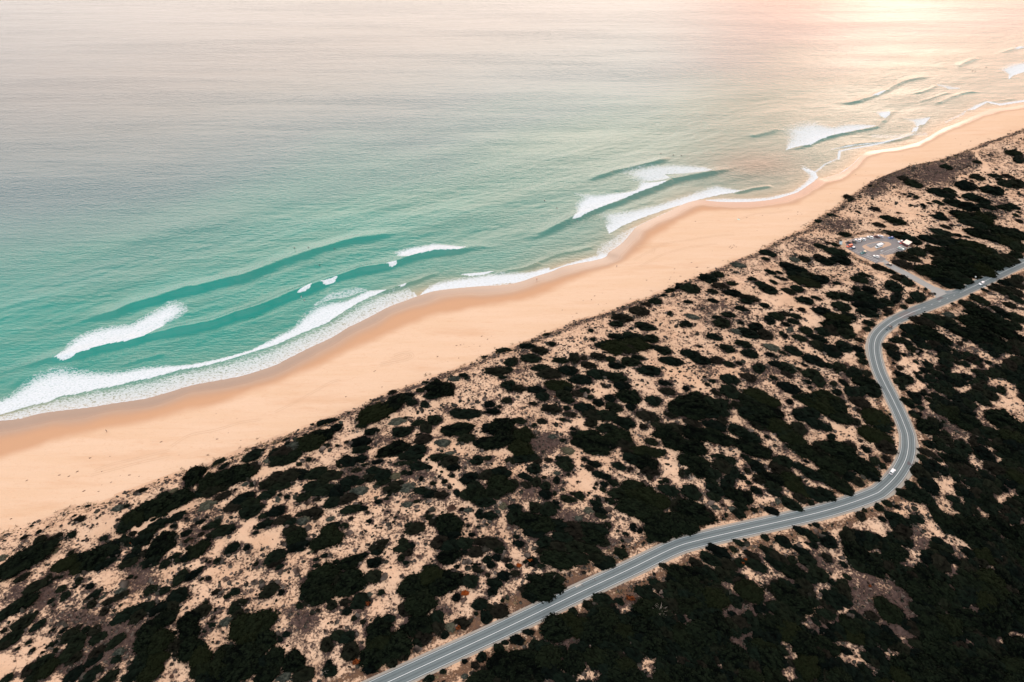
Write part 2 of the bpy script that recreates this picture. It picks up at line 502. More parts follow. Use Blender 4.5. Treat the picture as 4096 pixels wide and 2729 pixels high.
FOAM = [  # front (crisp) edge, back (ragged) edge, strength at the front, strength at the back
    (P_(Z4, "510,755,550,768,620,755,740,710,850,675,960,640,1070,620,1180,600,1300,560,1380,510"),
     P_(Z4, "500,740,560,680,600,600,680,545,800,490,950,455,1080,440,1180,430,1280,370,1400,300,1500,225,1580,215,1680,270,1700,310,1640,370,1500,440"), 1.08, .85),
    (P_(Z4, "0,1270,130,1215,280,1165,420,1140,540,1085,700,1065,850,1020,1000,1000,1200,950,1400,910,1600,850,1800,820,2000,770,2240,700") +
     P_(Z5, "200,940,400,850,600,770,750,670,850,610,950,560,1075,515"),
     P_(Z4, "0,1120,60,1080,150,1010,250,920,350,870,480,820,550,810,700,830,900,850,1100,850,1250,820,1450,805,1700,800,1950,750,2100,710,2240,670") +
     P_(Z5, "60,950,150,900,240,850,340,800,380,740,450,660,560,610,640,600,750,590,860,540,920,510,1000,505,1075,512"), 1.10, .64),
    (P_(Z4, "0,1308,180,1290,350,1245,590,1212,800,1190,1000,1155,1200,1128,1330,1105,1500,1060,1720,990,1760,985,1950,945,2050,930,2240,880") +
     P_(Z5, "240,1085,480,965,650,885,770,810,850,775,1000,695,1100,645,1320,560"),
     P_(Z4, "0,1270,130,1215,280,1165,420,1140,540,1085,700,1065,850,1020,1000,1000,1200,950,1400,910,1600,850,1800,820,2000,770,2240,700") +
     P_(Z5, "200,940,400,850,600,770,750,670,850,610,950,560,1075,515,1230,480"), .60, .50),
    (P_(Z5, "480,640,620,590,760,570,920,510"), P_(Z5, "520,600,620,520,740,490,860,480,915,500"), .50, .42),
    (P_(Z5, "1240,262,1330,240,1450,215,1560,210,1640,205,1695,180"),
     P_(Z5, "1150,240,1120,210,1250,170,1380,150,1460,138,1560,150,1620,160,1690,175"), 1.0, .80),
    (P_(Z5, "1070,318,1110,330,1150,315"), P_(Z5, "1075,316,1100,308,1155,296"), 1.2, 1.1),
    (P_(Z5, "560,462,600,470,660,450,684,424"), P_(Z5, "565,458,640,430,682,416"), 1.2, 1.1),
    (P_(Z5, "380,540,420,535,470,510,495,480"), P_(Z5, "382,535,440,500,495,476"), 1.2, 1.1),
    (P_(Z5, "1340,545,1500,520,1700,490,1900,470,2100,450,2240,405,2354,370"),
     P_(Z5, "1345,530,1420,460,1550,425,1700,405,1900,375,2050,365,2200,365,2354,325"), 1.0, .66),
    (P_(Z5, "1650,390,1720,400,1850,385,1920,365"), P_(Z5, "1652,386,1750,375,1900,360"), 1.0, .8),
    (P_(Z5, "1160,490,1210,485,1225,470"), P_(Z5, "1162,486,1222,466"), 1.0, .8),
    (P_(Z6, "0,1225,130,1172,300,1117,430,1087,540,1067,630,1042,668,1046"), P_(Z6, "0,1170,150,1150,350,1080,550,1020,640,985,660,1010"), .95, .55),
    (P_(Z6, "370,750,430,735,520,690,650,635,800,580,930,530,1040,490,1110,460"),
     P_(Z6, "372,745,400,690,390,620,440,570,380,530,560,545,700,530,870,520,900,440,1000,450,1110,455"), 1.08, .78),
    (P_(Z6, "1150,430,1100,388,1250,382,1420,385,1470,360"), P_(Z6, "870,450,800,410,740,365,850,330,1000,310,1150,305,1300,310,1420,325,1468,356"), .66, .62),
    (P_(Z6, "660,855,760,795,880,745,1000,700,1180,640,1370,585,1550,545,1720,520"),
     P_(Z6, "620,770,570,685,800,660,1000,630,1250,550,1350,510,1430,480,1500,465,1600,490,1718,518"), .90, .50),
    (P_(Z6, "1420,590,1500,605,1650,608,1800,605,1950,587,2050,560,2140,530,2230,470,2302,412,2280,375,2200,340"),
     P_(Z6, "1425,585,1550,570,1750,570,1900,565,2100,520,2200,440,2220,400,2150,330"), .90, .45),
    (P_(Z6, "560,1010,640,1040,720,960,840,840,880,800"), P_(Z6, "555,990,560,940,700,860,870,790"), .55, .42),
    (P_(Z7, "310,1290,380,1270,520,1250,620,1200,720,1170,900,1130,1000,1110,1080,1090"),
     P_(Z7, "305,1285,300,1190,250,1100,400,1040,550,1030,700,1080,800,1060,950,1060,1080,1080"), .85, .50),
    (P_(Z7, "1120,1000,1160,1025,1200,990,1208,962"), P_(Z7, "1110,995,1070,955,1204,958"), .9, .7),
    (P_(Z7, "1430,1095,1500,1070,1550,1012"), P_(Z7, "1420,1085,1400,1060,1290,1010,1400,1015,1545,1006"), .85, .5),
    (P_(Z7, "1390,1142,1430,1132,1447,1102"), P_(Z7, "1385,1138,1395,1100,1440,1098"), .95, .8),
    (P_(Z7, "1045,827,1100,822,1166,786"), P_(Z7, "1048,823,1120,790,1160,782"), 1.0, .9),
    (P_(Z7, "2225,682,2260,650,2354,590"), P_(Z7, "2220,640,2130,600,2200,550,2354,545"), .85, .6),
    (P_(Z7, "2258,428,2320,416,2354,412"), P_(Z7, "2260,422,2300,405,2354,404"), .9, .8),
    (P_(Z7, "1860,952,1930,942,2040,882,2150,908,2350,882"), P_(Z7, "1862,946,1930,900,2030,868,2150,885,2350,863"), .85, .6),
    (P_(Z7, "1600,732,1720,768,1810,762"), P_(Z7, "1604,726,1700,732,1800,752"), .6, .45),
    (P_(Z7, "1680,1060,1760,1020,1840,985,1860,955"), P_(Z7, "1670,1045,1750,1000,1850,945"), .5, .35),
    (P_(Z7, "1040,1180,1200,1190,1400,1165,1530,1165"), P_(Z7, "1040,1150,1250,1150,1420,1130,1525,1130"), .42, .3),
]
LINES = [  # thin foam threads at wave and swash edges: line, half width m, strength
    (T(1, 1, 1, WATER_PX), 1.3, .75),
    (P_(Z4, "250,1405,400,1335,600,1300,850,1262,1060,1252,1200,1227,1400,1187,1600,1117,1870,1012"), .9, .0),
    (P_(Z7, "760,1370,770,1300,850,1280,950,1265,1150,1227,1400,1160"), 1.6, .75),
    (P_(Z7, "440,1420,560,1480,650,1410,720,1380,770,1355"), 1.6, .6),
    (P_(Z7, "700,1285,900,1250,1170,1224"), 1.2, .6),
    (P_(Z5, "1000,1040,1200,960,1250,950"), 1.0, .4),
]


for _p in FOAM:          # what runs out of the picture runs on beyond it
    for _e in _p[:2]:
        for _i, (_x, _y) in enumerate(_e):
            if _x <= 1: _e[_i] = (-90.0, _y + 22)
            elif _x >= 4094: _e[_i] = (4190.0, _y - 18)


def foam_map(X, Y, dw):
    px, py = to_px(X, Y, 0.0)
    f = np.zeros(X.shape)
    ok = (px > -88) & (px < 4160) & (py > -60) & (py < 2000)
    for fr, bk, a, b in FOAM:
        P = np.array(fr + bk[::-1])
        m = ok & (px > P[:, 0].min()) & (px < P[:, 0].max()) & (py > P[:, 1].min()) & (py < P[:, 1].max())
        idx = np.nonzero(m)[0]
        if not len(idx): continue
        x, y = px[idx], py[idx]
        ins = inside(x, y, P)
        idx = idx[ins]; x = x[ins]; y = y[ins]
        if not len(idx): continue
        wx = gp(*zip(*fr), 0.0); wb = gp(*zip(*bk), 0.0)
        d1 = dist_line(X[idx], Y[idx], wx, False)[0]; d2 = dist_line(X[idx], Y[idx], wb, False)[0]
        u = d1 / (d1 + d2 + 1e-6)
        v = a + (b - a) * u ** .8
        v = v * (1 - .55 * sstep(.55, 1.0, u))
        f[idx] = np.maximum(f[idx], v)
    near = ok & (np.abs(dw) < 150)
    idx = np.nonzero(near)[0]
    for ln, w, a in LINES:
        if a <= 0: continue
        d = dist_line(X[idx], Y[idx], gp(*zip(*ln), 0.0), False)[0]
        f[idx] = np.maximum(f[idx], a * np.exp(-(d / w) ** 2) * (.55 + .9 * fbm(X[idx] / 14, Y[idx] / 14, 2) * 1.0))
    # outside the photo the surf carries on along the shore
    out = (~ok) & (dw > -45) & (dw < 4)
    f = f + .07 * (f > .15)
    f = np.where(out, .5 * fbm(X / 18, Y / 18, 3) + .25 * sstep(-12, 0, dw), f)
    return f


def build_sea():
    sv = grow(-330.0, 1120.0, 1.35, 9000, 1.22)
    tv = grow(-150.0, 62.0, .85, 9000, 1.16)
    tv = tv[tv < 75]
    X, Y, F = grid(sv, tv)
    sh = X.shape
    X = X.ravel(); Y = Y.ravel()
    near = (np.abs(X) < 2500) & (Y < 2500) & (Y > -900)
    dw = dist_line(X, Y, W_WATER)[0]
    z = np.zeros(X.shape)
    for ln, A, wb, wf in WAVES:
        P = smooth(gp(*zip(*ln), 0.0), 3)
        m = (X > P[:, 0].min() - 45) & (X < P[:, 0].max() + 45) & (Y > P[:, 1].min() - 45) & (Y < P[:, 1].max() + 45)
        idx = np.nonzero(m)[0]
        d, arc, L = dist_line(X[idx], Y[idx], P)
        end = sstep(0, .16, arc / L) * sstep(1, .84, arc / L)
        # beyond the ends the distance is to the end point: let it die
        amp = A * end * (.75 + .5 * vnoise(arc / 23 + A * 9, arc * 0 + wb))
        d = d + (fbm(X[idx] / 9, Y[idx] / 9, 2) - .5) * 2.2
        prof = np.where(d < 0, np.exp(-(d / (wb * .85)) ** 2), np.exp(-(d / (wf * .9)) ** 2) - .16 * np.exp(-((d - wf * 2.3) / (wf * 1.4)) ** 2))
        z[idx] += (.85 if ln[0][0] > 2950 else 1.3) * amp * prof
    # open-water swell and chop
    s = (X - ORG[0]) * ES[0] + (Y - ORG[1]) * ES[1]; t = (X - ORG[0]) * ET[0] + (Y - ORG[1]) * ET[1]
    off = sstep(-6, -60, dw)
    z += off * near * ((fbm(s / 130 + 5, t / 30 + 3, 3) - .5) * 1.5)
    z += near * sstep(-1, -14, dw) * ((fbm(s / 13 + 31, t / 4.6 + 8, 3) - .5) * .34)
    fo = foam_map(X, Y, dw)
    z += .22 * sstep(.5, 1.0, fo) * (fbm(X / 2.1, Y / 2.1, 2)) * sstep(0, -4, dw)
    z *= sstep(1.0, -7, dw)
    # water colour: milky green sand-laden shallows, turquoise bar, bluer deep water, reflected sky greyed in
    px, py = to_px(X, Y, 0.0)
    w = -dw
    sand = np.exp(-np.maximum(w, 0) / 11.0)
    bar = sstep(0, 26, w) * sstep(230, 75, w)
    east = sstep(150, 560, s)           # towards the glitter a greyer body colour stands in for reflected sky
    deep = sstep(90, 330, w + (fbm(s / 160, t / 60, 3) - .5) * 120)
    patch = fbm(s / 55 + 9, t / 16 + 2, 3)
    c_sand = np.array([.30, .22, .135]); c_bar = np.array([.000, .158, .125]); c_deep = np.array([.008, .070, .088]); c_mid = np.array([.012, .148, .116])
    c = c_mid[None] * np.ones((len(X), 1))
    k = np.clip(bar * (1 - .55 * east) * (.35 + 1.3 * sstep(.35, .62, patch)), 0, 1)[:, None]
    c = c * (1 - k) + c_bar * k
    c = c * (1 - deep[:, None]) + c_deep * deep[:, None]
    open_ = sstep(220, 620, w)[:, None]
    c = c * (1 - open_) + np.array([.034, .046, .050]) * open_  # open water dulled in its own colour, after the sky it reflects
    ke = (east * .55 * (1 - deep))[:, None]
    c = c * (1 - ke) + np.array([.10, .118, .098]) * ke
    c = c * (1 - sand[:, None]) + c_sand * sand[:, None]
    wd = to_px(X, Y, 0)
    weed = np.exp(-(((wd[0] - 3020) / 190) ** 2 + ((wd[1] - 660) / 55) ** 2)) * .75
    c = c * (1 - weed[:, None]) + np.array([.10, .085, .06]) * weed[:, None]
    V = np.column_stack([X, Y, z])
    me = np_mesh("sea", V, F, [M_SEA], True, {'foam': fo, 'water': c, 'off': np.clip(w, -50, 4000)})
    o = obj("sea", me); tag(o, kind='structure')
    return o


def mat_sea():
    m, nt, b = newmat("sea_water"); g = G(nt)
    ang = -SH
    foam = g.attr('foam'); wc = g.attr('water', 'Color')
    v1 = g.coord(ang, (1, 1, 1))
    va = g.coord(.70, (.34, 1.0, 1))
    vb = g.coord(ang - .25, (.25, 1.0, 1))
    vs = g.coord(ang - .16, (.16, 1.0, 1))
    r1 = g.noise(va, .55, 3, .55)
    r2 = g.noise(vb, .16, 3, .5)
    r3 = g.noise(vs, .045, 4, .55)
    fine = g.noise(v1, 1.3, 2, .5)
    wind = g.mapr(g.noise(g.coord(ang - .16, (.10, 1.0, 1)), .02, 4, .6), .35, .68, .35, 1.25)
    h = g.math('ADD', g.math('MULTIPLY', g.math('MULTIPLY', r1, RIP1), wind), g.math('MULTIPLY', r2, RIP2))
    h = g.math('ADD', h, g.math('MULTIPLY', r3, RIP3))
    h = g.math('ADD', h, g.math('MULTIPLY', fine, RIP4))
    nrm = g.bump(h, 1.0)
    # lace of foam: broken cells eaten into by noise
    vl = g.coord(ang, (.55, 1.0, 1))
    n1 = g.noise(vl, .75, 6, .68)
    vo = g.n('ShaderNodeTexVoronoi', feature='DISTANCE_TO_EDGE'); vo.inputs['Scale'].default_value = .85
    wv = g.n('ShaderNodeVectorMath', operation='ADD'); g.l(vl, wv.inputs[0])
    dn = g.noise(vl, .5, 3, .6, 'Color')
    sc_ = g.n('ShaderNodeVectorMath', operation='SCALE'); g.l(dn, sc_.inputs[0]); sc_.inputs['Scale'].default_value = 2.2
    g.l(sc_.outputs[0], wv.inputs[1]); g.l(wv.outputs[0], vo.inputs['Vector'])
    cell = g.mapr(vo.outputs[0], 0.0, .42, .0, 1.0)
    thr = g.math('ADD', g.math('MULTIPLY', g.mapr(n1, .28, .72, 0, 1, False), .66), g.math('MULTIPLY', cell, .34))
    ff = g.mapr(g.math('SUBTRACT', foam, thr), -.12, .30, 0, 1)
    fcol = g.mix(g.noise(v1, .9, 3), (.40, .44, .465), (.56, .585, .61))
    ff = g.math('MULTIPLY', ff, g.mapr(foam, .25, .95, .55, 1.0))
    ff = g.math('MULTIPLY', ff, g.mapr(g.noise(vl, 1.1, 4, .65), .50, .68, 1.0, .52))
    g.l(g.mix(ff, wc, fcol), b.inputs['Base Color'])
    g.l(g.mapr(ff, 0, 1, WATER_R, .7), b.inputs['Roughness'])
    b.inputs['IOR'].default_value = WATER_IOR
    g.l(g.mapr(ff, 0, 1, .5, .2), b.inputs['Specular IOR Level'])
    fb = g.bump(n1, .35, 1.0)
    mixn = g.n('ShaderNodeMix', data_type='VECTOR'); g.l(ff, mixn.inputs['Factor']); g.l(nrm, mixn.inputs[4]); g.l(fb, mixn.inputs[5])
    g.l(mixn.outputs[1], b.inputs['Normal'])
    return m


# ------------------------------------------------------------------ sand and dunes
HEATH = """250,2090,200,50,.35;180,2190,220,40,.5;140,2380,200,90,.75;330,2470,200,60,.7;500,2560,250,120,.8;300,2650,250,80,.8;560,2300,100,120,.7;
820,2060,130,90,.55;760,2150,100,60,.7;1420,1900,180,60,.7;1680,1880,180,70,.65;1680,1990,130,50,.55;1900,1860,150,60,.6;2000,2010,100,40,.7;
2150,1950,140,80,.75;2300,2080,160,60,.8;2130,2400,120,60,.9;2480,2180,120,70,.6;2550,2260,80,30,.85;1780,2440,60,40,.7;1210,2480,90,70,.75;980,2500,80,70,.75;
1400,2420,80,50,.7;1900,2510,140,30,.7;2330,2340,200,50,.9;2520,2380,120,60,.9;1500,1760,120,40,.6;1650,1740,200,60,.45;1800,1640,100,40,.5;1450,1680,60,30,.5;
2230,1580,100,60,.65;2170,1770,120,60,.85;2080,1480,80,60,.5;2120,1400,90,40,.5;2850,1230,150,60,.55;2900,1280,180,60,.55;3050,1330,120,50,.5;2820,1480,120,60,.5;
3080,1480,160,60,.55;3020,1520,60,40,.6;3150,1800,100,50,.6;3300,1700,90,40,.6;3010,1780,90,40,.7;3370,1620,60,60,.5;3380,1500,40,60,.7;3270,1230,60,40,.6;
3450,1150,120,60,.5;3560,700,160,60,.8;3750,690,180,80,.75;3850,640,150,60,.65;3990,620,120,60,.45;3500,750,80,50,.75;3350,900,120,50,.65;3250,980,160,50,.55;
3640,850,120,60,.22;3980,830,120,80,.6;3250,2260,160,80,.7;3450,2350,110,110,.75;3640,2130,80,50,.7;3700,2180,60,60,.65;3800,2230,120,50,.6;2750,2240,40,30,.8;
3800,1400,300,80,.5;3800,1700,250,150,.6;3950,1250,150,80,.6;3700,2450,400,250,.85;2900,2500,400,220,.85;2350,2600,250,100,.8;3250,2500,200,150,.6"""
BARE = """1480,2320,100,110,.6;1640,2370,60,60,.5;1790,2385,80,30,.6;1010,2150,150,40,.5;2330,1900,50,80,.7;2380,2000,40,60,.6;2600,1480,100,60,.5;3380,1690,100,40,.8;
3150,1190,80,25,.8;3230,1250,50,50,.8;3640,830,110,50,.5;100,2640,90,80,.8;60,2700,60,60,.8;2700,1870,60,40,.7;450,2120,200,40,.5;1500,2060,140,60,.3;1950,2000,40,30,.5;
2750,1560,60,40,.6;2430,1560,60,60,.5;3600,960,120,14,.6;3870,940,60,30,.8;3840,780,20,60,.7;2830,2085,90,20,.9;1720,1850,20,40,.5;3060,1860,60,60,.7;
1210,2000,90,40,.4;2330,1700,60,60,.5;3430,1410,40,80,.5;3640,1250,40,40,.5;3700,1040,40,25,.7;3640,1150,60,20,.6"""
TRACKS = [[(3892, 600), (3910, 626), (3935, 648), (3946, 670), (3931, 690), (3895, 699), (3850, 706), (3830, 716)], [(3829, 750), (3836, 780), (3845, 806)],
          [(1700, 1830), (1745, 1870), (1800, 1920), (1855, 1960)], [(545, 2115), (610, 2082), (683, 2060), (760, 2020)], [(3590, 935), (3680, 950), (3760, 958), (3850, 965)],
          [(1010, 1900), (1080, 1880), (1150, 1850)], [(3330, 1330), (3380, 1290), (3420, 1230)]]


def ell_map(px, py, txt):
    out = np.zeros(px.shape)
    for q in txt.replace('\n', '').split(';'):
        x, y, a, b, v = [float(w) for w in q.split(',')]
        d = ((px - x) / a) ** 2 + ((py - y) / b) ** 2
        out = np.maximum(out, v * np.exp(-d * .9))
    return out


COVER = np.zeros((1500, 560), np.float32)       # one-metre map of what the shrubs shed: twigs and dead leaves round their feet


def st(X, Y):
    return (X - ORG[0]) * ES[0] + (Y - ORG[1]) * ES[1], (X - ORG[0]) * ET[0] + (Y - ORG[1]) * ET[1]


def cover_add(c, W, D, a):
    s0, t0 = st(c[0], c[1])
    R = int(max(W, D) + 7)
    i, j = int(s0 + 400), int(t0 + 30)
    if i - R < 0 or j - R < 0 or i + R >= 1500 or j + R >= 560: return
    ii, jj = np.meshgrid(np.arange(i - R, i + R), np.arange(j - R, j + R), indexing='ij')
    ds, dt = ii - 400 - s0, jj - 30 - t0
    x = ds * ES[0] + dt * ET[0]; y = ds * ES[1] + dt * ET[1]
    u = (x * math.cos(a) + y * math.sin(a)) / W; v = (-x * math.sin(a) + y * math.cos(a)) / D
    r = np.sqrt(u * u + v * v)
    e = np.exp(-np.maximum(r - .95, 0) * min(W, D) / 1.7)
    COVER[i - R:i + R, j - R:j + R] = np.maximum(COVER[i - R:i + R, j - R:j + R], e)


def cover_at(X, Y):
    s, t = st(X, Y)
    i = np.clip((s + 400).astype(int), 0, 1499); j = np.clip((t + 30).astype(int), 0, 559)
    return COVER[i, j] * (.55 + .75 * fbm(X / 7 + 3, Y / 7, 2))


def scrub_map(X, Y, z, dv, rd):
    px, py = to_px(X, Y, z)
    px = np.where(Y < 1, -1e4, px)
    h = ell_map(px, py, HEATH); b = ell_map(px, py, BARE)
    k = np.maximum(.33 + .22 * (fbm(X / 40, Y / 40, 3) - .5), h) * (1 - b)
    k = np.maximum(k, .62 * np.exp(-((rd - 9.0) / 3.5) ** 2) * sstep(3, 8, rd))          # dry grass along the road verge
    fd = .55 * sstep(300, 1300, px) * np.exp(-((dv - 7) / 8.0) ** 2)
    k = np.maximum(k, fd)
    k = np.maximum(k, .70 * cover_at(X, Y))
    for tr in TRACKS:
        w = land(*zip(*tr))[:, :2]
        d = dist_line(X, Y, w, False)[0]
        k = k * (1 - np.exp(-(d / 2.0) ** 2))
    return np.clip(k, 0, 1) * sstep(0, 2.5, dv)


def build_ground():
    sv = grow(-330.0, 1000.0, 1.5, 9000, 1.25)
    tv = grow(-8.0, 470.0, 1.5, 9000, 1.25)
    tv = tv[tv > -900]
    X, Y, F = grid(sv, tv)
    X = X.ravel(); Y = Y.ravel()
    z, dw, dv, rd = terrain(X, Y, True)
    wt = dist_line(X, Y, W_WET)[0]
    wet = sstep(5.0, -4.0, wt + (fbm(X / 14, Y / 14, 3) - .5) * 5)
    soak = sstep(19, 4, dw + (fbm(X / 20 + 4, Y / 20, 2) - .5) * 6)
    scrub = scrub_map(X, Y, z, dv, rd)
    V = np.column_stack([X, Y, z])
    at = {'wet': wet, 'soak': soak, 'scrub': scrub, 'inland': np.clip(dv, -100, 500), 'verge': np.exp(-((rd - 8.5) / 4.0) ** 2)}
    # the sheet is cut along the foot of the dunes: beach on one side, dunes on the other
    fd = dv[F].mean(1)
    for name, msk, mat in (("beach", fd < 0, M_BEACH), ("dunes", fd >= 0, M_DUNE)):
        f = F[msk]
        u, inv = np.unique(f, return_inverse=True)
        me = np_mesh(name, V[u], inv.reshape(f.shape), [mat], True, {k: a[u] for k, a in at.items()})
        tag(obj(name, me), kind='structure')


def mat_beach():
    m, nt, b = newmat("beach_sand"); g = G(nt)
    ang = -SH
    v = g.coord(ang, (1, 1, 1))
    band = g.noise(g.coord(ang, (.13, 1.0, 1)), .10, 5, .6)
    spk = g.noise(v, .9, 4, .6)
    dry = g.mix(g.mapr(band, .3, .7, 0, 1), SAND_A, SAND_B)
    dry = g.mix(g.mapr(spk, .55, .78, 0, .45), dry, SAND_C)
    dry = g.mix(g.mapr(g.noise(g.coord(ang, (.22, 1.0, 1)), .06, 5, .65), .52, .70, 0, .32), dry, SAND_C)
    wl = g.noise(g.coord(ang, (.10, 1.0, 1)), .22, 3, .5)
    thin = g.mapr(g.math('ABSOLUTE', g.math('SUBTRACT', wl, .5)), 0.0, .012, .28, 0)
    dry = g.mix(thin, dry, SAND_C)
    wet = g.attr('wet'); soak = g.attr('soak')
    c = g.mix(wet, dry, SAND_WET)
    c = g.mix(g.math('MULTIPLY', soak, wet), c, SAND_SOAK)
    g.l(c, b.inputs['Base Color'])
    g.l(g.mapr(g.math('MULTIPLY', soak, wet), 0, 1, .85, .16), b.inputs['Roughness'])
    g.l(g.mapr(wet, 0, 1, .08, .5), b.inputs['Specular IOR Level'])
    h = g.math('ADD', g.math('MULTIPLY', g.noise(v, .35, 4, .6), .30), g.math('MULTIPLY', g.noise(v, 2.2, 2, .5), .06))
    dryk = g.math('SUBTRACT', 1.0, wet)
    g.l(g.bump(g.math('MULTIPLY', h, dryk), .8), b.inputs['Normal'])
    return m


def mat_dune():
    m, nt, b = newmat("dune_sand"); g = G(nt)
    v = g.coord(0, (1, 1, 1))
    sc = g.attr('scrub'); vg = g.attr('verge')
    n0 = g.noise(v, .22, 6, .68)
    n1 = g.noise(v, .9, 5, .65)
    n2 = g.noise(v, .05, 3, .5)
    sand = g.mix(g.mapr(n2, .3, .7, 0, 1), DUNE_A, DUNE_B)
    sand = g.mix(g.mapr(n1, .5, .75, 0, .4), sand, SAND_C)
    n4 = g.noise(v, .09, 4, .6)
    sand = g.mix(g.mapr(n4, .50, .72, 0, .38), sand, SAND_D)
    t = g.math('ADD', g.math('MULTIPLY', n0, .50), g.math('MULTIPLY', n1, .50))
    lim = g.math('SUBTRACT', .665, g.math('MULTIPLY', sc, .38))
    k = g.mapr(g.math('SUBTRACT', t, lim), -.05, .06, 0, 1)
    n3 = g.noise(v, .55, 4, .6)
    heath = g.mix(g.mapr(n3, .35, .65, 0, 1), HEATH_A, HEATH_B)
    heath = g.mix(g.math('MULTIPLY', vg, g.mapr(n3, .3, .6, .3, 1)), heath, VERGE_C)
    heath = g.mix(g.mapr(g.noise(v, 2.2, 3, .6), .5, .72, 0, .55), heath, HEATH_D)
    g.l(g.mix(k, sand, heath), b.inputs['Base Color'])
    b.inputs['Roughness'].default_value = .95; b.inputs['Specular IOR Level'].default_value = .05
    h = g.math('ADD', g.math('MULTIPLY', n1, .5), g.math('MULTIPLY', k, .35))
    h = g.math('ADD', h, g.math('MULTIPLY', g.noise(v, 2.6, 3, .6), .25))
    g.l(g.bump(h, .9), b.inputs['Normal'])
    return m
# ------------------------------------------------------------------ shrubs: x,y,rx,ry[,tilt] read off the photo tile by tile
def sh(ox, oy, s, txt):
    out = []
    for q in txt.replace('\n', '').split(';'):
        if not q.strip(): continue
        v = [float(w) for w in q.split(',')]
        out.append((ox + v[0] / s, oy + v[1] / s, v[2] / s, v[3] / s, v[4] if len(v) > 4 else 0.0))
    return out


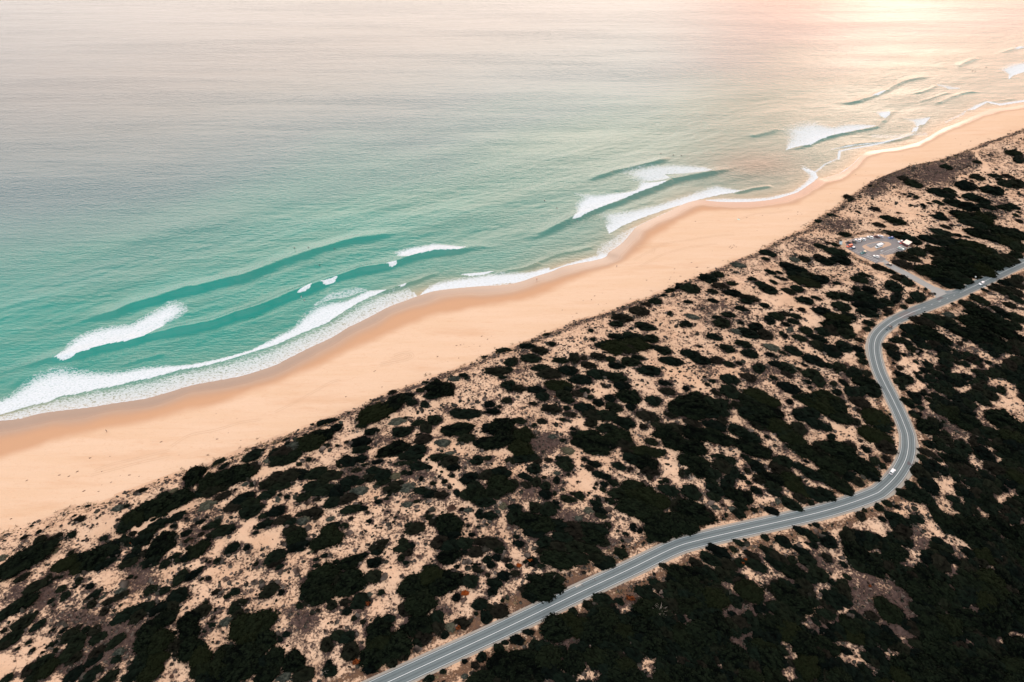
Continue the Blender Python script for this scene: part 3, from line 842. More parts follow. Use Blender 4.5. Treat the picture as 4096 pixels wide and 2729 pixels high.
A_, B_ = 3.4466, 1.969
SHRUBS = (
sh(0, 1820, A_, """360,1430,300,125;120,1500,130,70;330,1135,42,28;535,1058,35,22;1430,1148,45,42;1095,880,60,45;1025,838,28,18;545,1170,75,55;700,1180,90,45;800,1120,60,35;980,1100,60,45;
1740,960,110,80;1850,850,150,110;2000,760,180,110;2200,700,170,110;2330,640,60,100;1950,500,65,45;2250,560,80,50;1740,705,40,30;2285,830,28,18;2010,890,38,28;2115,890,38,20;1910,970,38,25;
2280,900,45,35;2180,950,110,70;2060,1040,120,70;1960,1160,120,90;1720,1190,75,90;1830,1080,40,35;1880,1290,52,42;2260,1180,130,110;2200,1290,170,95;1980,1350,50,45;1820,1390,110,60;
2090,1460,110,75;1760,1480,120,60;2280,1490,70,50;1050,1440,120,60;1300,1420,170,120;1500,1300,120,90;1560,1240,80,60;1590,1360,60,60;1380,1290,70,40;850,1520,180,65;1150,1520,180,65;1450,1510,120,60;970,1350,45,25""") +
sh(683, 1820, A_, """320,290,150,90,25;420,210,60,30;650,110,100,45,25;760,130,50,28;720,165,50,30;520,370,140,100;700,300,130,95;850,260,140,105;1010,230,140,100;1150,170,80,75;420,510,100,55;560,480,115,75;700,430,100,70;
900,360,80,35;110,600,170,95;60,680,60,40;1130,15,130,35;1420,40,60,60;1580,30,190,45;1135,400,42,32;890,480,25,20;1480,290,110,70;1650,280,130,90;1790,270,90,80;1520,420,120,65;1330,400,90,75;1330,550,110,70;
1500,550,30,22;1605,575,35,30;2010,250,140,80;2200,280,140,75;2080,370,90,50;1950,430,110,75;2100,480,140,80;2280,500,95,95;1830,570,95,55,15;2250,640,120,75;2010,610,45,28;720,570,110,45;1000,600,145,80;1100,660,110,80;
900,690,140,75;1120,760,145,80;1240,700,50,40;1290,830,70,38;1460,770,105,72;1310,950,100,62;1240,990,50,30;1160,1005,25,22;1060,865,32,25;1540,890,105,60;1640,920,80,50;1780,820,55,35;1960,800,115,92;
1670,1040,110,75;1740,1140,130,95;1760,1250,135,80;2200,1100,120,120;2080,1190,140,90;2220,990,110,40;1170,1070,38,22;850,1280,95,62;1050,1280,45,40;1440,1400,130,85;1460,1480,110,50;1510,1540,60,30;
640,1470,60,45;470,1455,35,25;530,1475,30,18;415,1560,40,20;1180,1500,40,25;590,950,90,50;500,990,60,40;700,1040,150,70;560,1100,70,40;830,1040,80,40;210,1075,65,40;235,1180,60,38;415,1095,48,25;490,1185,55,33;
20,1190,45,75;410,925,60,33;350,1320,150,85,20;230,1400,90,50;60,1390,70,35;100,1440,50,40;490,1240,55,35;250,1280,45,35;90,850,110,45;200,880,28,18;40,980,40,35;1990,1335,30,22;1995,1440,48,18;2120,1385,42,30;
2280,1470,40,35;2130,1510,40,25;1990,1525,50,18;2330,120,45,55;1900,60,40,28;1770,125,35,28""") +
sh(1366, 1820, A_, """80,90,100,90;260,50,85,58;210,210,70,38;115,350,110,75;265,365,50,42;50,460,70,55;100,600,120,70;440,210,90,60;400,310,85,58;580,270,100,75;580,360,90,50;710,470,115,52;760,390,90,42;
500,95,70,25;330,140,50,30;810,115,70,33;1060,150,105,65;930,110,50,35;1200,170,50,35;860,240,45,30;960,20,150,25;940,250,40,30;1075,50,25,25;1175,62,16,18;1350,30,110,50;1500,90,120,75;1540,170,80,45;1870,70,85,60;
2020,40,60,35;2330,80,60,60;1120,490,115,55,-10;1250,540,100,50;1380,550,90,58;660,555,32,16;620,600,35,22;490,645,65,18;1030,640,45,25;1100,330,30,35;1380,230,20,18;1425,365,40,32;1265,390,38,25;1350,300,25,20;1520,280,35,35;
1490,440,25,30;1590,520,35,50;1710,545,70,72;1770,320,125,75;1850,450,110,90;1900,560,120,105;1980,640,120,70;2040,270,115,75;2200,240,125,85;2190,400,150,115;2120,520,110,80;1880,243,35,14;130,740,120,52;290,735,70,32;
255,670,28,22;50,780,45,40;40,970,50,40;355,790,22,20;130,870,28,22;380,910,35,30;1020,1010,120,80;940,970,60,42;1200,865,85,42;1300,940,80,58;1470,960,160,135;1490,1090,125,80;1360,1200,120,85;1500,1250,130,95;
1480,1400,145,92;1690,1210,115,82;1855,1335,95,72;1690,1340,55,36;520,1250,120,72,25;490,1340,70,42;850,1190,60,48;850,1280,115,52;920,1340,60,48;960,1250,50,48;825,1420,50,42;890,1485,35,28;465,1480,95,70;
130,1480,160,75;310,1380,60,42;50,1520,70,42;1190,785,20,18;750,858,25,18;720,925,20,15;610,895,16,14;660,965,28,22;635,780,22,12;690,825,18,12;1905,810,55,62;2030,830,100,58;2110,840,45,35;1660,750,35,28;1745,975,22,22;
1890,990,35,18;2340,850,50,95;1960,1200,120,68;2090,1220,120,78;2180,1300,75,52;1800,1100,40,30;2140,1410,60,48;2010,1440,60,48;2060,1510,50,48;2260,1445,55,36;2310,1530,60,38;1590,1540,35,28;1850,1510,28,20;
1840,1545,45,25;1795,1495,20,14;1905,1505,20,16;1220,1560,100,35""") +
sh(2049, 1820, A_, """100,60,120,58;250,30,120,45;360,80,50,45;300,190,90,72;160,290,80,45;240,330,50,40;330,380,65,68;190,410,70,52;30,400,50,68;500,70,50,35;710,60,100,52;750,150,88,72;690,110,80,58;440,310,32,25;770,270,26,22;
843,240,16,14;690,285,14,12;610,355,45,52;1000,60,40,32;460,430,65,58;460,540,78,68;585,530,25,32;600,655,40,36;630,720,32,28;500,740,105,95;320,720,80,72;1130,120,85,48;1060,180,55,42;1185,260,70,48;1290,300,75,40;
1160,400,25,22;1130,455,20,20;1270,400,50,40;1390,380,70,52;1250,475,40,35;1470,150,88,52;1630,190,40,25;1605,225,22,16;770,610,95,48;720,575,45,25;930,560,62,60;840,535,40,25;1058,525,18,18;900,370,16,14;710,385,18,15;
1150,670,80,48;1190,620,30,40;1200,770,85,48;1220,830,80,40;1700,60,150,68;1860,110,155,95;1900,220,115,72;1900,310,40,35;1700,450,170,85;1480,540,150,78;1800,560,200,115;2000,620,165,105;1700,720,215,95;1900,800,205,115;
2280,680,80,130;2250,950,135,135;2000,950,170,125;2000,1090,145,95;1340,630,80,45;1900,1170,50,40;2160,480,125,72;2120,360,40,40;2050,375,35,25;2340,250,40,55;40,820,95,115;40,720,80,50;250,900,180,115;420,950,160,95;
300,1060,130,68;600,950,145,78;800,1000,155,78;1000,1000,145,78;1180,1020,130,88;1320,970,45,48;450,1200,100,78;700,1120,130,78;900,1120,145,85;1100,1120,160,85;1250,1200,80,58;450,1330,110,58;650,1250,145,78;850,1270,145,85;
1050,1280,145,68;600,1430,190,85;900,1420,145,85;650,1520,100,48;1180,1420,120,85;1300,1470,115,78;1230,1530,90,40;90,1220,70,48;60,1130,45,28;270,1470,100,58;400,1530,60,35;1500,1350,85,72;1670,1000,50,58;1760,1050,35,42;
1565,1090,40,28;1520,1180,25,22;1530,1260,25,22;2100,1530,110,45""") +
sh(2732, 1820, A_, """150,90,180,95;60,250,50,58;250,200,125,105;520,50,120,58;550,150,118,85;700,230,75,72;660,80,60,58;400,250,115,78;860,30,60,40;620,370,88,95;400,370,80,68;430,480,115,78;120,500,120,95;620,460,105,68;760,560,150,95;
420,570,90,58;880,620,65,78;900,530,50,40;150,760,225,105;330,830,80,85;60,960,130,105;100,870,180,78;800,300,75,35;900,380,40,28;770,800,90,62;800,700,88,58;595,830,25,32;555,878,20,20;550,690,25,18;980,760,45,38;
1230,770,90,48;1160,740,30,30;940,100,60,48;1000,150,108,78;1070,230,70,52;880,210,50,40;1010,490,70,48;1380,90,125,82;1350,200,140,78;1600,150,80,48;1700,90,35,20;1230,340,145,105;1250,430,108,78;1270,520,88,42;
1060,340,88,58;1500,350,155,85;1600,470,155,85;1800,530,150,78;1980,540,118,78;1800,270,135,68;2000,320,155,85;2150,400,150,95;2250,480,118,78;2000,100,215,105;2250,100,145,85;2280,280,118,78;2100,210,130,68;1620,590,88,58;
1500,680,125,68;1640,720,40,40;1760,650,50,40;2130,580,80,40;1140,1130,118,88;1390,1190,108,72;1600,960,35,22;1460,1005,16,14;1400,1015,22,16;1300,1040,22,14;1750,965,40,28;1840,965,50,36;1620,1040,88,52;1720,1060,70,42;
1780,1130,98,58;1800,1250,60,42;1700,1215,28,16;2000,1180,102,88;2280,1110,88,115;1985,1420,70,58;520,1240,155,58;780,1210,125,40;860,1170,60,40;700,1300,55,38;960,1390,108,52;880,1330,35,25;1180,1330,118,58;1300,1410,135,78;
1300,1500,150,68;1000,1520,145,48;1510,1440,60,52;1650,1330,118,48;1720,1460,115,78;1780,1530,88,48;500,1330,145,78;400,1440,145,68;180,1490,88,58;600,1500,145,68;780,1480,60,58;2220,1510,50,40""") +
sh(3413, 1820, A_, """130,160,185,95;60,360,88,58;300,80,55,58;460,50,55,48;390,140,60,45;230,270,125,68;960,40,70,42;900,160,50,48;1080,140,105,78;160,760,60,50;110,840,60,60;480,660,130,90;360,720,90,80;700,450,100,75""") +
sh(0, 2274, A_, """670,128,45,36;755,135,45,20;835,118,30,22;1090,175,55,48;660,205,50,22;1150,240,20,16;1240,245,45,40;1040,255,25,20;840,280,60,45;300,130,90,40;470,250,145,58;900,370,55,48;880,420,45,30;700,450,45,28;1300,355,90,40;
1330,410,28,22;1490,460,60,48;1260,490,60,48;1650,380,108,52;300,490,160,58;150,560,145,68;60,640,100,48;320,740,128,78;520,780,98,48;150,960,135,85;70,1050,88,58;50,855,38,30;500,610,30,25;690,1070,55,36;795,1000,35,28;
390,1020,40,25;440,1130,45,28;240,1105,35,18;585,1160,25,22;770,1130,35,35;960,920,108,78;1050,1000,125,78;1000,1100,125,78;920,1200,145,78;1000,1260,125,58;550,1320,145,78;400,1400,98,68;620,1400,145,85;760,1280,60,28;
450,1490,118,58;80,1530,88,48;1330,1180,125,68;1280,1270,118,58;1300,850,80,58;1350,950,108,68;1180,850,60,40;1060,820,70,25;720,855,40,20;870,850,50,20;1700,650,145,78;1950,560,145,78;1900,660,108,78;2070,510,60,40;
2200,560,135,85;2250,700,125,105;2050,850,125,115;2000,1000,125,105;1600,1000,118,48;2200,1000,145,115;2050,1150,135,115;1950,1260,118,88;1900,1330,108,78;2150,1250,145,95;1850,1450,145,85;2050,1450,145,95;1600,1250,60,48;
1000,1480,145,68;1250,1480,145,68;1500,1500,125,68;2080,290,85,62;2260,300,70,52;1790,120,40,28;1870,125,25,16;1440,590,60,48""") +
sh(683, 2274, B_, """70,70,70,38,25;170,50,60,30;245,85,20,10;295,75,18,20;55,210,68,58;20,300,40,58;355,185,28,22;505,180,33,28;450,215,30,18;275,270,18,17;375,220,12,10;540,280,48,38;500,320,40,35;525,360,48,28;355,325,15,14;325,445,22,20;
322,403,13,9;292,433,10,10;790,165,72,46;760,190,58,30;872,188,24,20;1180,60,120,62;1150,130,102,68;1170,200,102,68;1040,222,27,25;1073,262,28,30;1015,290,24,28;1320,130,40,68;1270,290,40,35;1158,330,16,15;1248,262,22,18;
240,340,62,48;150,400,85,58;140,500,68,68;150,620,78,68;230,690,68,68;240,780,68,68;250,860,60,40;260,490,16,18;25,600,45,52;35,680,22,20;30,510,20,16;690,430,115,75;560,450,85,68;740,550,68,75;620,520,85,58;420,650,68,48;
500,720,110,92;600,680,92,75;400,760,85,85;370,850,78,48;550,800,110,75;700,650,60,48;640,770,78,58;820,700,58,72;760,830,78,58;730,730,40,48;970,730,70,68;862,557,17,24;910,515,27,22;1045,830,72,58;1230,600,46,48;
1310,525,45,42;1245,745,25,22;1250,800,48,48""") +
sh(1366, 2274, B_, """60,110,105,85;250,60,60,52;140,130,22,20;315,188,25,22;150,260,65,62;30,270,40,30;40,340,35,30;100,390,22,20;170,420,20,18;365,395,50,33;290,480,95,72;300,580,95,78;440,600,98,82;250,680,85,78;480,640,60,68;230,770,60,48;
360,660,112,68;400,740,40,35;485,455,22,15;487,497,20,25;70,650,65,62;40,540,60,48;560,140,92,78;700,55,85,70;870,85,82,62;760,150,78,58;1010,95,60,52;620,260,105,78;510,320,55,48;610,440,85,90;640,540,60,58;620,580,48,35;
755,380,45,58;760,460,48,58;810,520,30,30;905,228,32,28;950,430,55,42;1075,15,40,25;1205,115,55,42;1280,55,45,38;1185,185,42,32;1090,280,55,42;1165,305,40,25;1250,335,60,52;1140,380,40,48;1060,355,16,16;1268,252,15,15;
1150,50,22,18;970,730,45,42;1055,765,30,30;1105,700,38,36;1125,800,25,28;800,810,48,38;690,870,60,35;1290,580,60,38;1240,630,35,35;1280,760,102,95;1110,870,98,40;640,858,18,12""") +
sh(2049, 2274, B_, """180,80,68,38;270,130,105,58;200,180,98,58;330,70,78,38;100,160,40,30;20,40,40,25;150,210,58,48;350,470,110,80;170,600,36,36;390,650,40,40;250,620,70,50;290,720,90,90;480,740,75,80;100,700,110,60;60,830,130,80;200,800,110,70;390,860,80,45;
480,340,60,60;600,290,50,50;720,240,90,50;180,455,40,20;130,500,45,25;40,560,70,50;820,150,25,25""") +
sh(683, 1365, B_, """670,875,60,28;1235,640,70,33;1300,680,45,28;1180,740,80,52;1080,800,105,58;900,860,88,42;830,870,50,30;920,805,18,17;910,775,28,14;1225,820,25,16;1310,822,12,12;1055,738,22,10""") +
sh(1366, 1365, B_, """270,555,125,58,15;400,495,105,40,20;460,455,78,30;560,480,40,25;500,430,60,28;655,495,30,30;700,360,40,28;770,370,105,62;850,360,45,35;730,420,70,30;620,385,30,20;665,330,28,22;960,265,32,20;985,290,15,14;1230,235,92,33;
1310,225,40,25;1330,165,45,38;1290,75,72,28;1270,285,30,14;1330,350,40,42;1290,340,35,25;1125,122,20,12;400,405,35,22;665,675,40,48;610,640,48,25;735,620,48,42;1000,570,88,42;910,560,48,38;1170,495,40,30;1240,515,20,14;
1195,550,48,28;1305,465,40,25;1225,620,20,14;910,690,105,42;990,765,60,40;1200,690,78,48;1260,670,88,58;1180,800,105,52;1270,760,68,58;1320,680,40,42;160,790,68,48;160,850,62,35;240,710,48,28;160,660,40,22;470,710,62,42;
545,685,30,18;650,770,62,40;590,860,78,42;410,850,105,48;455,795,22,16;595,735,13,10;623,731,12,9;510,605,25,12;40,795,17,12""") +
sh(2049, 1365, B_, """215,70,65,38;120,40,60,25;310,20,35,22;150,130,78,38;15,165,30,42;385,150,60,28;490,130,40,48;565,130,25,20;730,30,68,38;830,50,120,52;900,60,85,48;960,20,110,38;680,120,62,32;775,140,35,25;1080,40,48,25;1190,70,62,40;
990,128,45,25;940,165,72,42;1080,230,92,42;820,190,62,28;300,250,82,46;230,210,68,33;600,185,55,28;440,225,72,42;545,300,78,42;670,255,72,45;820,280,82,45;870,350,60,40;920,435,85,52;935,515,35,30;360,345,95,42;430,375,40,30;
405,415,55,38;440,460,48,33;510,410,40,28;565,390,48,25;605,437,35,18;680,480,40,33;770,445,40,30;725,350,32,14,-25;513,360,12,8;570,520,72,42;640,570,82,42;740,580,82,42;800,520,58,40;890,635,72,48;1060,585,72,42;
1125,610,35,22;1225,393,55,30;1205,330,48,16;1115,465,55,42;1300,520,68,58;1330,460,40,38;1250,577,45,28;1260,160,88,42;1035,672,30,22;750,690,82,42;830,750,95,58;880,800,78,48;625,640,45,36;590,750,105,52;560,800,85,52;
700,810,88,48;640,850,95,38;520,740,58,33;480,790,20,18;400,780,25,14;480,690,22,14;400,618,28,15;455,575,48,20;235,630,35,25;175,665,20,20;60,625,48,28;165,490,30,17;190,380,68,30;240,430,48,38;50,370,55,33;310,530,68,42;
430,525,25,20;80,740,78,58;60,840,78,58;1290,680,68,38;1220,720,95,52;1280,790,88,58;1150,660,48,28;1100,790,45,28;1060,870,95,38;1170,870,40,25;930,870,60,28""") +
sh(2732, 1365, B_, """130,42,20,10;350,55,60,36;480,20,62,33;60,100,72,40;150,155,72,42;265,150,48,36;360,180,45,26;440,175,25,17;530,95,62,36;870,70,72,36;790,92,30,14;735,125,14,12;685,105,35,18;1060,25,60,38;1170,70,78,52;1270,40,58,46;
1040,150,88,42;1150,195,48,25;1235,215,50,48;1330,240,35,48;740,180,55,26;820,210,58,46;820,260,45,25;600,210,48,38;595,243,25,15;520,285,58,38;712,292,30,22;910,215,25,11;950,185,30,12;1010,260,68,46;1070,310,50,46;
980,320,35,17;1185,335,25,22;1215,400,36,25;1270,330,45,20,-25;1330,400,55,48;1003,366,18,15;370,300,68,46;375,390,72,52;260,405,42,22,-15;170,280,14,11;230,312,28,15;192,340,20,15;25,370,25,25;530,368,17,14;350,467,15,10;
835,365,82,45;130,455,110,33;100,500,130,56;60,560,95,46;220,480,75,46;290,510,58,56;360,515,30,22;200,560,68,38;310,560,55,28;310,620,40,28;75,640,62,30;250,660,85,38;100,720,110,52;270,750,110,52;60,830,102,56;
590,420,88,48;640,460,102,52;500,450,80,42;430,500,45,33;570,520,112,48;680,550,102,48;520,560,75,42;620,610,112,48;600,660,72,33;740,660,85,48;800,720,75,48;860,760,85,56;915,680,58,46;440,700,68,42;530,750,75,46;
660,752,18,14;550,840,120,46;840,475,26,20;890,447,28,14;1000,460,85,46;1150,450,102,46;1070,500,112,56;1200,500,75,56;1000,560,75,42;920,580,58,42;1180,570,112,42;1280,590,55,36;1040,640,68,42;1125,675,45,28;1170,750,25,25;
940,850,85,46;1090,840,58,42;1220,850,120,56;1310,830,48,46""") +
sh(3413, 1365, B_, """40,60,45,28;60,110,35,28;80,160,40,25;20,240,45,38;110,250,48,42;100,320,95,56;140,390,78,46;40,400,48,42;60,480,68,42;180,600,85,70;220,660,72,42;20,635,35,28;170,740,108,60;260,830,75,56;300,650,20,18;100,850,35,25;
290,575,14,14;40,545,22,16;600,810,45,30;590,880,60,25;880,620,110,60;760,560,100,50;680,540,60,40;1180,620,110,60;1110,105,38,24""") +
sh(2049, 910, B_, """1000,655,78,42;1055,605,40,20;1130,580,52,32;870,710,82,42;1045,780,82,38;1250,500,48,25;1320,470,35,42;1200,535,28,15;935,793,14,11;620,810,22,17;820,860,62,33;640,880,22,20;960,860,85,33;1090,870,68,33;1240,675,20,20;
1335,765,20,20;270,845,35,18;820,760,60,28""") +
sh(2732, 910, B_, """60,480,78,46;200,400,72,42;280,370,48,28;670,200,68,24;650,245,32,15;1280,55,48,24;1145,120,22,9;1090,148,58,14;1200,135,33,15;235,507,45,28;385,440,40,20;305,460,75,22;390,515,75,30;520,555,82,28;505,580,58,18;685,352,48,20;
755,355,28,14;740,391,26,11;712,428,36,16;615,445,46,27;670,485,70,42;830,500,56,25;900,480,52,30;790,405,35,15;550,405,35,18;850,310,95,27;930,335,58,24;890,370,75,24;990,385,95,31;1090,405,68,38;960,425,120,24;1080,235,52,27;
1130,265,76,25;1245,255,86,36;1210,190,95,28;960,245,48,27;1215,437,33,14;960,575,75,30;1050,555,40,12;1095,660,75,36;1185,530,58,33;1290,545,68,33;1250,620,72,42;935,645,32,17;740,695,62,33;800,680,45,22;885,695,48,22;
680,730,42,38;870,740,46,24;810,762,33,22;640,610,45,20;360,687,60,20;310,750,68,42;275,710,45,20;30,755,45,27;240,575,45,17;45,585,35,16;465,640,52,24;460,750,24,14;575,780,58,38;640,840,62,46;510,830,80,42;250,860,62,28;
970,810,52,36;1100,820,62,38;1180,800,68,56;1230,720,102,46;1310,700,58,38;1220,770,102,46;1290,830,68,46;1060,870,75,33;920,870,58,28;775,830,18,20;805,855,22,20""") +
sh(3413, 910, B_, """25,480,32,27;90,375,48,17;60,410,68,33;130,490,58,38;100,550,92,46;170,590,85,42;260,590,58,33;100,620,92,46;120,670,85,33;210,310,92,36;300,340,92,40;370,400,78,40;420,430,56,40;320,460,66,46;340,550,40,50;
510,540,56,46;570,485,20,20;640,520,30,22;445,578,35,25;400,622,36,25;275,655,36,35;253,690,15,9;125,752,46,27;110,800,28,20;50,885,40,16;510,190,66,42;430,230,102,36;400,290,82,33;
620,340,102,46;540,330,66,42;700,370,102,46;740,430,102,42;800,440,70,33;840,390,102,42;880,340,112,46;760,300,120,46;900,270,120,50;1000,330,102,46;1060,270,102,50;720,260,92,36;760,200,112,46;680,190,102,36;
880,200,120,50;1000,220,112,46;1150,260,102,42;1230,240,102,38;1290,210,75,46;1080,190,56,38;1120,340,56,28;1290,150,75,42;950,150,112,38;860,130,92,33;700,120,102,28;600,90,82,26;720,90,92,24;590,145,25,14;
370,60,92,26;450,90,75,28;300,45,66,12;500,115,45,24;700,40,92,18;820,60,35,14;900,75,25,10;1030,50,120,33;1180,40,130,33;1290,50,82,38;1200,100,120,38;790,600,40,20;870,590,56,38;930,620,56,42;1000,570,75,33;950,530,56,24;
1040,490,66,24;1120,480,56,24;1130,455,40,14;1300,400,56,46;1280,440,82,33;1200,440,56,24;1180,500,75,28;1260,500,82,33;1290,560,66,24;1240,610,48,24;1050,650,25,15;1130,640,56,20;1180,680,66,28;1100,700,75,38;
1000,680,102,46;950,740,102,46;1060,770,102,46;1180,760,82,42;1280,710,75,38;1260,770,66,38;1200,830,112,46;1050,850,130,42;900,830,120,42;800,790,92,38;740,740,82,46;640,720,92,38;560,740,92,38;450,800,75,46;
540,810,102,42;640,850,102,38""") +
sh(3413, 455, B_, """735,420,48,17;980,380,33,14;400,510,48,21;480,550,66,30;140,570,22,10;1275,310,62,24;1310,350,40,38;1130,490,56,10;1220,495,48,14;1165,520,35,12;980,500,56,24;890,565,76,42;1200,550,52,33;1280,545,70,38;1100,600,92,38;
690,630,102,33;760,620,56,24;760,600,45,14;835,660,13,9;950,660,80,28;1020,680,56,27;800,700,80,30;900,730,92,36;670,700,45,15;1060,730,70,20;1190,740,56,24;1250,730,48,24;830,790,66,24;900,820,102,46;1000,820,102,42;
960,870,102,28;1080,800,48,28;1280,800,25,14;1310,845,28,16;1305,775,18,9;1295,745,22,9;1310,632,16,8;690,818,60,24;685,785,30,12;360,782,20,6;455,720,18,8;455,630,22,8;440,652,18,10;497,655,20,18;550,720,28,12,-25;
600,705,20,10;585,680,12,6;555,740,13,7;405,632,14,7;607,798,11,6;630,765,10,5;170,750,45,16;35,773,22,9;280,820,58,21;350,850,66,27;205,875,48,17;730,890,40,12;770,878,16,7""") +
sh(2732, 455, B_, """1300,655,35,20;1325,680,25,25;1085,850,48,10;1180,800,45,10""")
)
SALT = (  # grey-green saltbush: paler and softer than the dark shrubs
sh(0, 1820, A_, "1620,735,75,55;2215,830,45,35;40,1420,60,48;750,1330,60,42") +
sh(683, 1820, A_, "40,490,60,35;1040,20,60,25;1320,80,45,35;1035,400,50,35;1475,610,35,45;1810,910,85,60;2200,880,60,40;500,690,120,58;1880,860,60,48;1950,1330,40,22;760,125,45,24") +
sh(1366, 1820, A_, "250,490,115,72;740,290,80,58;910,450,98,66;910,680,70,48;1750,760,60,40;2230,700,60,48;2160,780,40,30") +
sh(2049, 1820, A_, "620,250,45,35;1050,760,70,45;900,870,60,40") +
sh(2732, 1820, A_, "690,750,60,48;440,720,70,28;1310,640,40,48;1450,640,60,40") +
sh(1366, 2274, B_, "220,205,25,20;860,460,48,40;970,850,25,25") + sh(683, 2274, B_, "430,420,60,28;900,850,60,38") +
sh(0, 2274, A_, "1410,395,50,25;1660,310,90,38;1640,1150,68,58") + sh(683, 1365, B_, "980,820,78,45;1010,780,48,24;1340,640,15,15") +
sh(1366, 1365, B_, "890,295,45,28;440,630,68,24;800,800,58,38;860,880,40,15") + sh(2049, 1365, B_, "320,750,40,18;440,860,48,33") +
sh(2732, 1365, B_, "700,45,60,33;840,205,50,30") + sh(2732, 910, B_, "440,300,60,25;430,820,48,28;845,805,28,22;75,700,55,22;880,250,40,24") + sh(3413, 910, B_, "760,690,50,24")
)
RUST = [(1860, 2372, 26, 16), (1830, 2511, 18, 14), (1470, 2415, 18, 14), (1424, 2648, 24, 16), (2121, 2244, 16, 12), (2076, 2262, 18, 12), (2982, 2240, 12, 9), (2971, 2254, 10, 8), (521, 2175, 6, 5), (3260, 1492, 7, 5),
        (3985, 1403, 8, 5), (3480, 2345, 9, 8), (3313, 2388, 7, 7), (2522, 2393, 26, 16), (2219, 1588, 5, 4), (2986, 1743, 4, 3), (1950, 2185, 6, 5), (2695, 2294, 7, 6)]
# open sand inside the dense scrub inland of the road: nothing grows here
GAPS = (
sh(3413, 1820, A_, """1080,30,60,25;960,110,50,20;1250,90,60,35;1610,80,30,20;1800,130,40,70;1720,195,30,14;2000,50,40,16;1180,370,30,60;1310,400,50,40;1260,540,95,40;1370,740,65,80;1260,640,30,18;1550,595,40,14;2060,610,75,55;2320,590,40,25;
1770,820,35,25;1900,830,80,30;2250,500,60,25;2280,980,100,60;2120,1110,80,30;720,690,70,60;850,720,90,50;980,800,30,80;400,1010,130,90;210,890,40,50;900,1010,130,60;1070,980,90,110;860,1100,90,20;1130,1090,50,50;
1000,1230,120,50;1380,1180,120,40;1490,1250,60,50;1450,1340,110,50;800,1430,90,90;1000,1270,50,50;230,1310,45,20;80,1020,40,30""") +
sh(3413, 2274, B_, """220,90,45,50;300,200,100,60;60,130,90,110;30,300,50,30;150,240,110,70;420,260,80,55;450,380,35,25;270,420,45,25;390,510,45,45;410,590,25,25;315,690,40,40;40,600,30,18;50,665,30,14;15,730,30,50;180,790,40,15;740,360,30,30;
930,310,60,15;1250,545,90,30;1170,570,25,25;790,30,50,55;1080,15,40,12;910,590,15,20""") +
sh(2732, 2274, B_, """570,65,55,35;690,50,70,35;620,150,20,40;670,240,55,38;390,175,25,35;365,290,15,12;335,340,18,30;470,330,45,25;510,300,45,28;705,380,15,12;640,360,50,20;30,380,18,18;575,475,18,18;530,530,55,20;400,570,55,26;790,570,35,18;
840,610,28,18;870,690,45,28;820,780,28,18;615,870,45,28;850,870,22,32;1210,40,60,40;1070,195,40,25;900,170,25,12;1050,320,45,38;990,415,25,28;1105,445,18,12;1240,360,38,42;1060,530,33,16;1250,575,42,18;1180,665,28,28;
1320,720,38,38;1335,250,20,38;1100,150,90,36""") +
sh(2049, 2274, B_, """130,600,45,60;200,540,70,40;270,570,60,30;330,620,40,35;440,630,40,30;380,720,25,60;420,800,40,30;600,840,80,50;470,560,40,28;530,300,30,20;380,360,40,25;850,150,120,75;960,230,50,30;920,290,60,48;1060,760,85,55;290,880,40,20;1310,430,28,18""") +
sh(3413, 1365, B_, """380,60,40,20;430,180,45,55;450,220,30,30;560,125,55,18;650,160,40,25;820,210,70,26;880,235,40,14;510,345,45,20;440,380,30,20;600,390,22,14;580,500,35,14;620,580,80,28;760,670,60,28;870,740,50,33;890,40,50,18;980,70,45,20;
820,45,50,10;1050,120,30,33;1150,145,45,24;1040,208,18,12;1130,325,85,28;1270,400,40,46;1180,470,75,33;1280,530,85,56;1030,560,66,46;1030,640,38,38;770,85,20,14;600,860,56,24;490,700,36,66;560,760,56,20;930,885,38,12;
1330,600,28,38;890,380,36,36;800,800,18,13""") +
sh(3413, 910, B_, "640,780,40,25;740,860,50,20;840,870,40,15;1040,610,110,30;1290,670,50,25;1180,575,50,22")
)
FILL = [[(2080, 2590), (2350, 2460), (2600, 2340), (2750, 2290), (3100, 2285), (3420, 2290), (3430, 2760), (1960, 2760)],
        [(3413, 2150), (3560, 2040), (3650, 1940), (3700, 1840), (3705, 1780), (3670, 1700), (3610, 1560), (3570, 1450), (3560, 1380), (3600, 1330), (3720, 1350), (4130, 1345), (4130, 2760), (3413, 2760)]]


# ------------------------------------------------------------------ shrub shapes
def ico(sub):
    bm = bmesh.new(); bmesh.ops.create_icosphere(bm, subdivisions=sub, radius=1.0)
    V = np.array([v.co for v in bm.verts]); F = np.array([[v.index for v in f.verts] for f in bm.faces]); bm.free()
    return V, F


ICO = {k: ico(k) for k in (1, 2, 3, 4)}


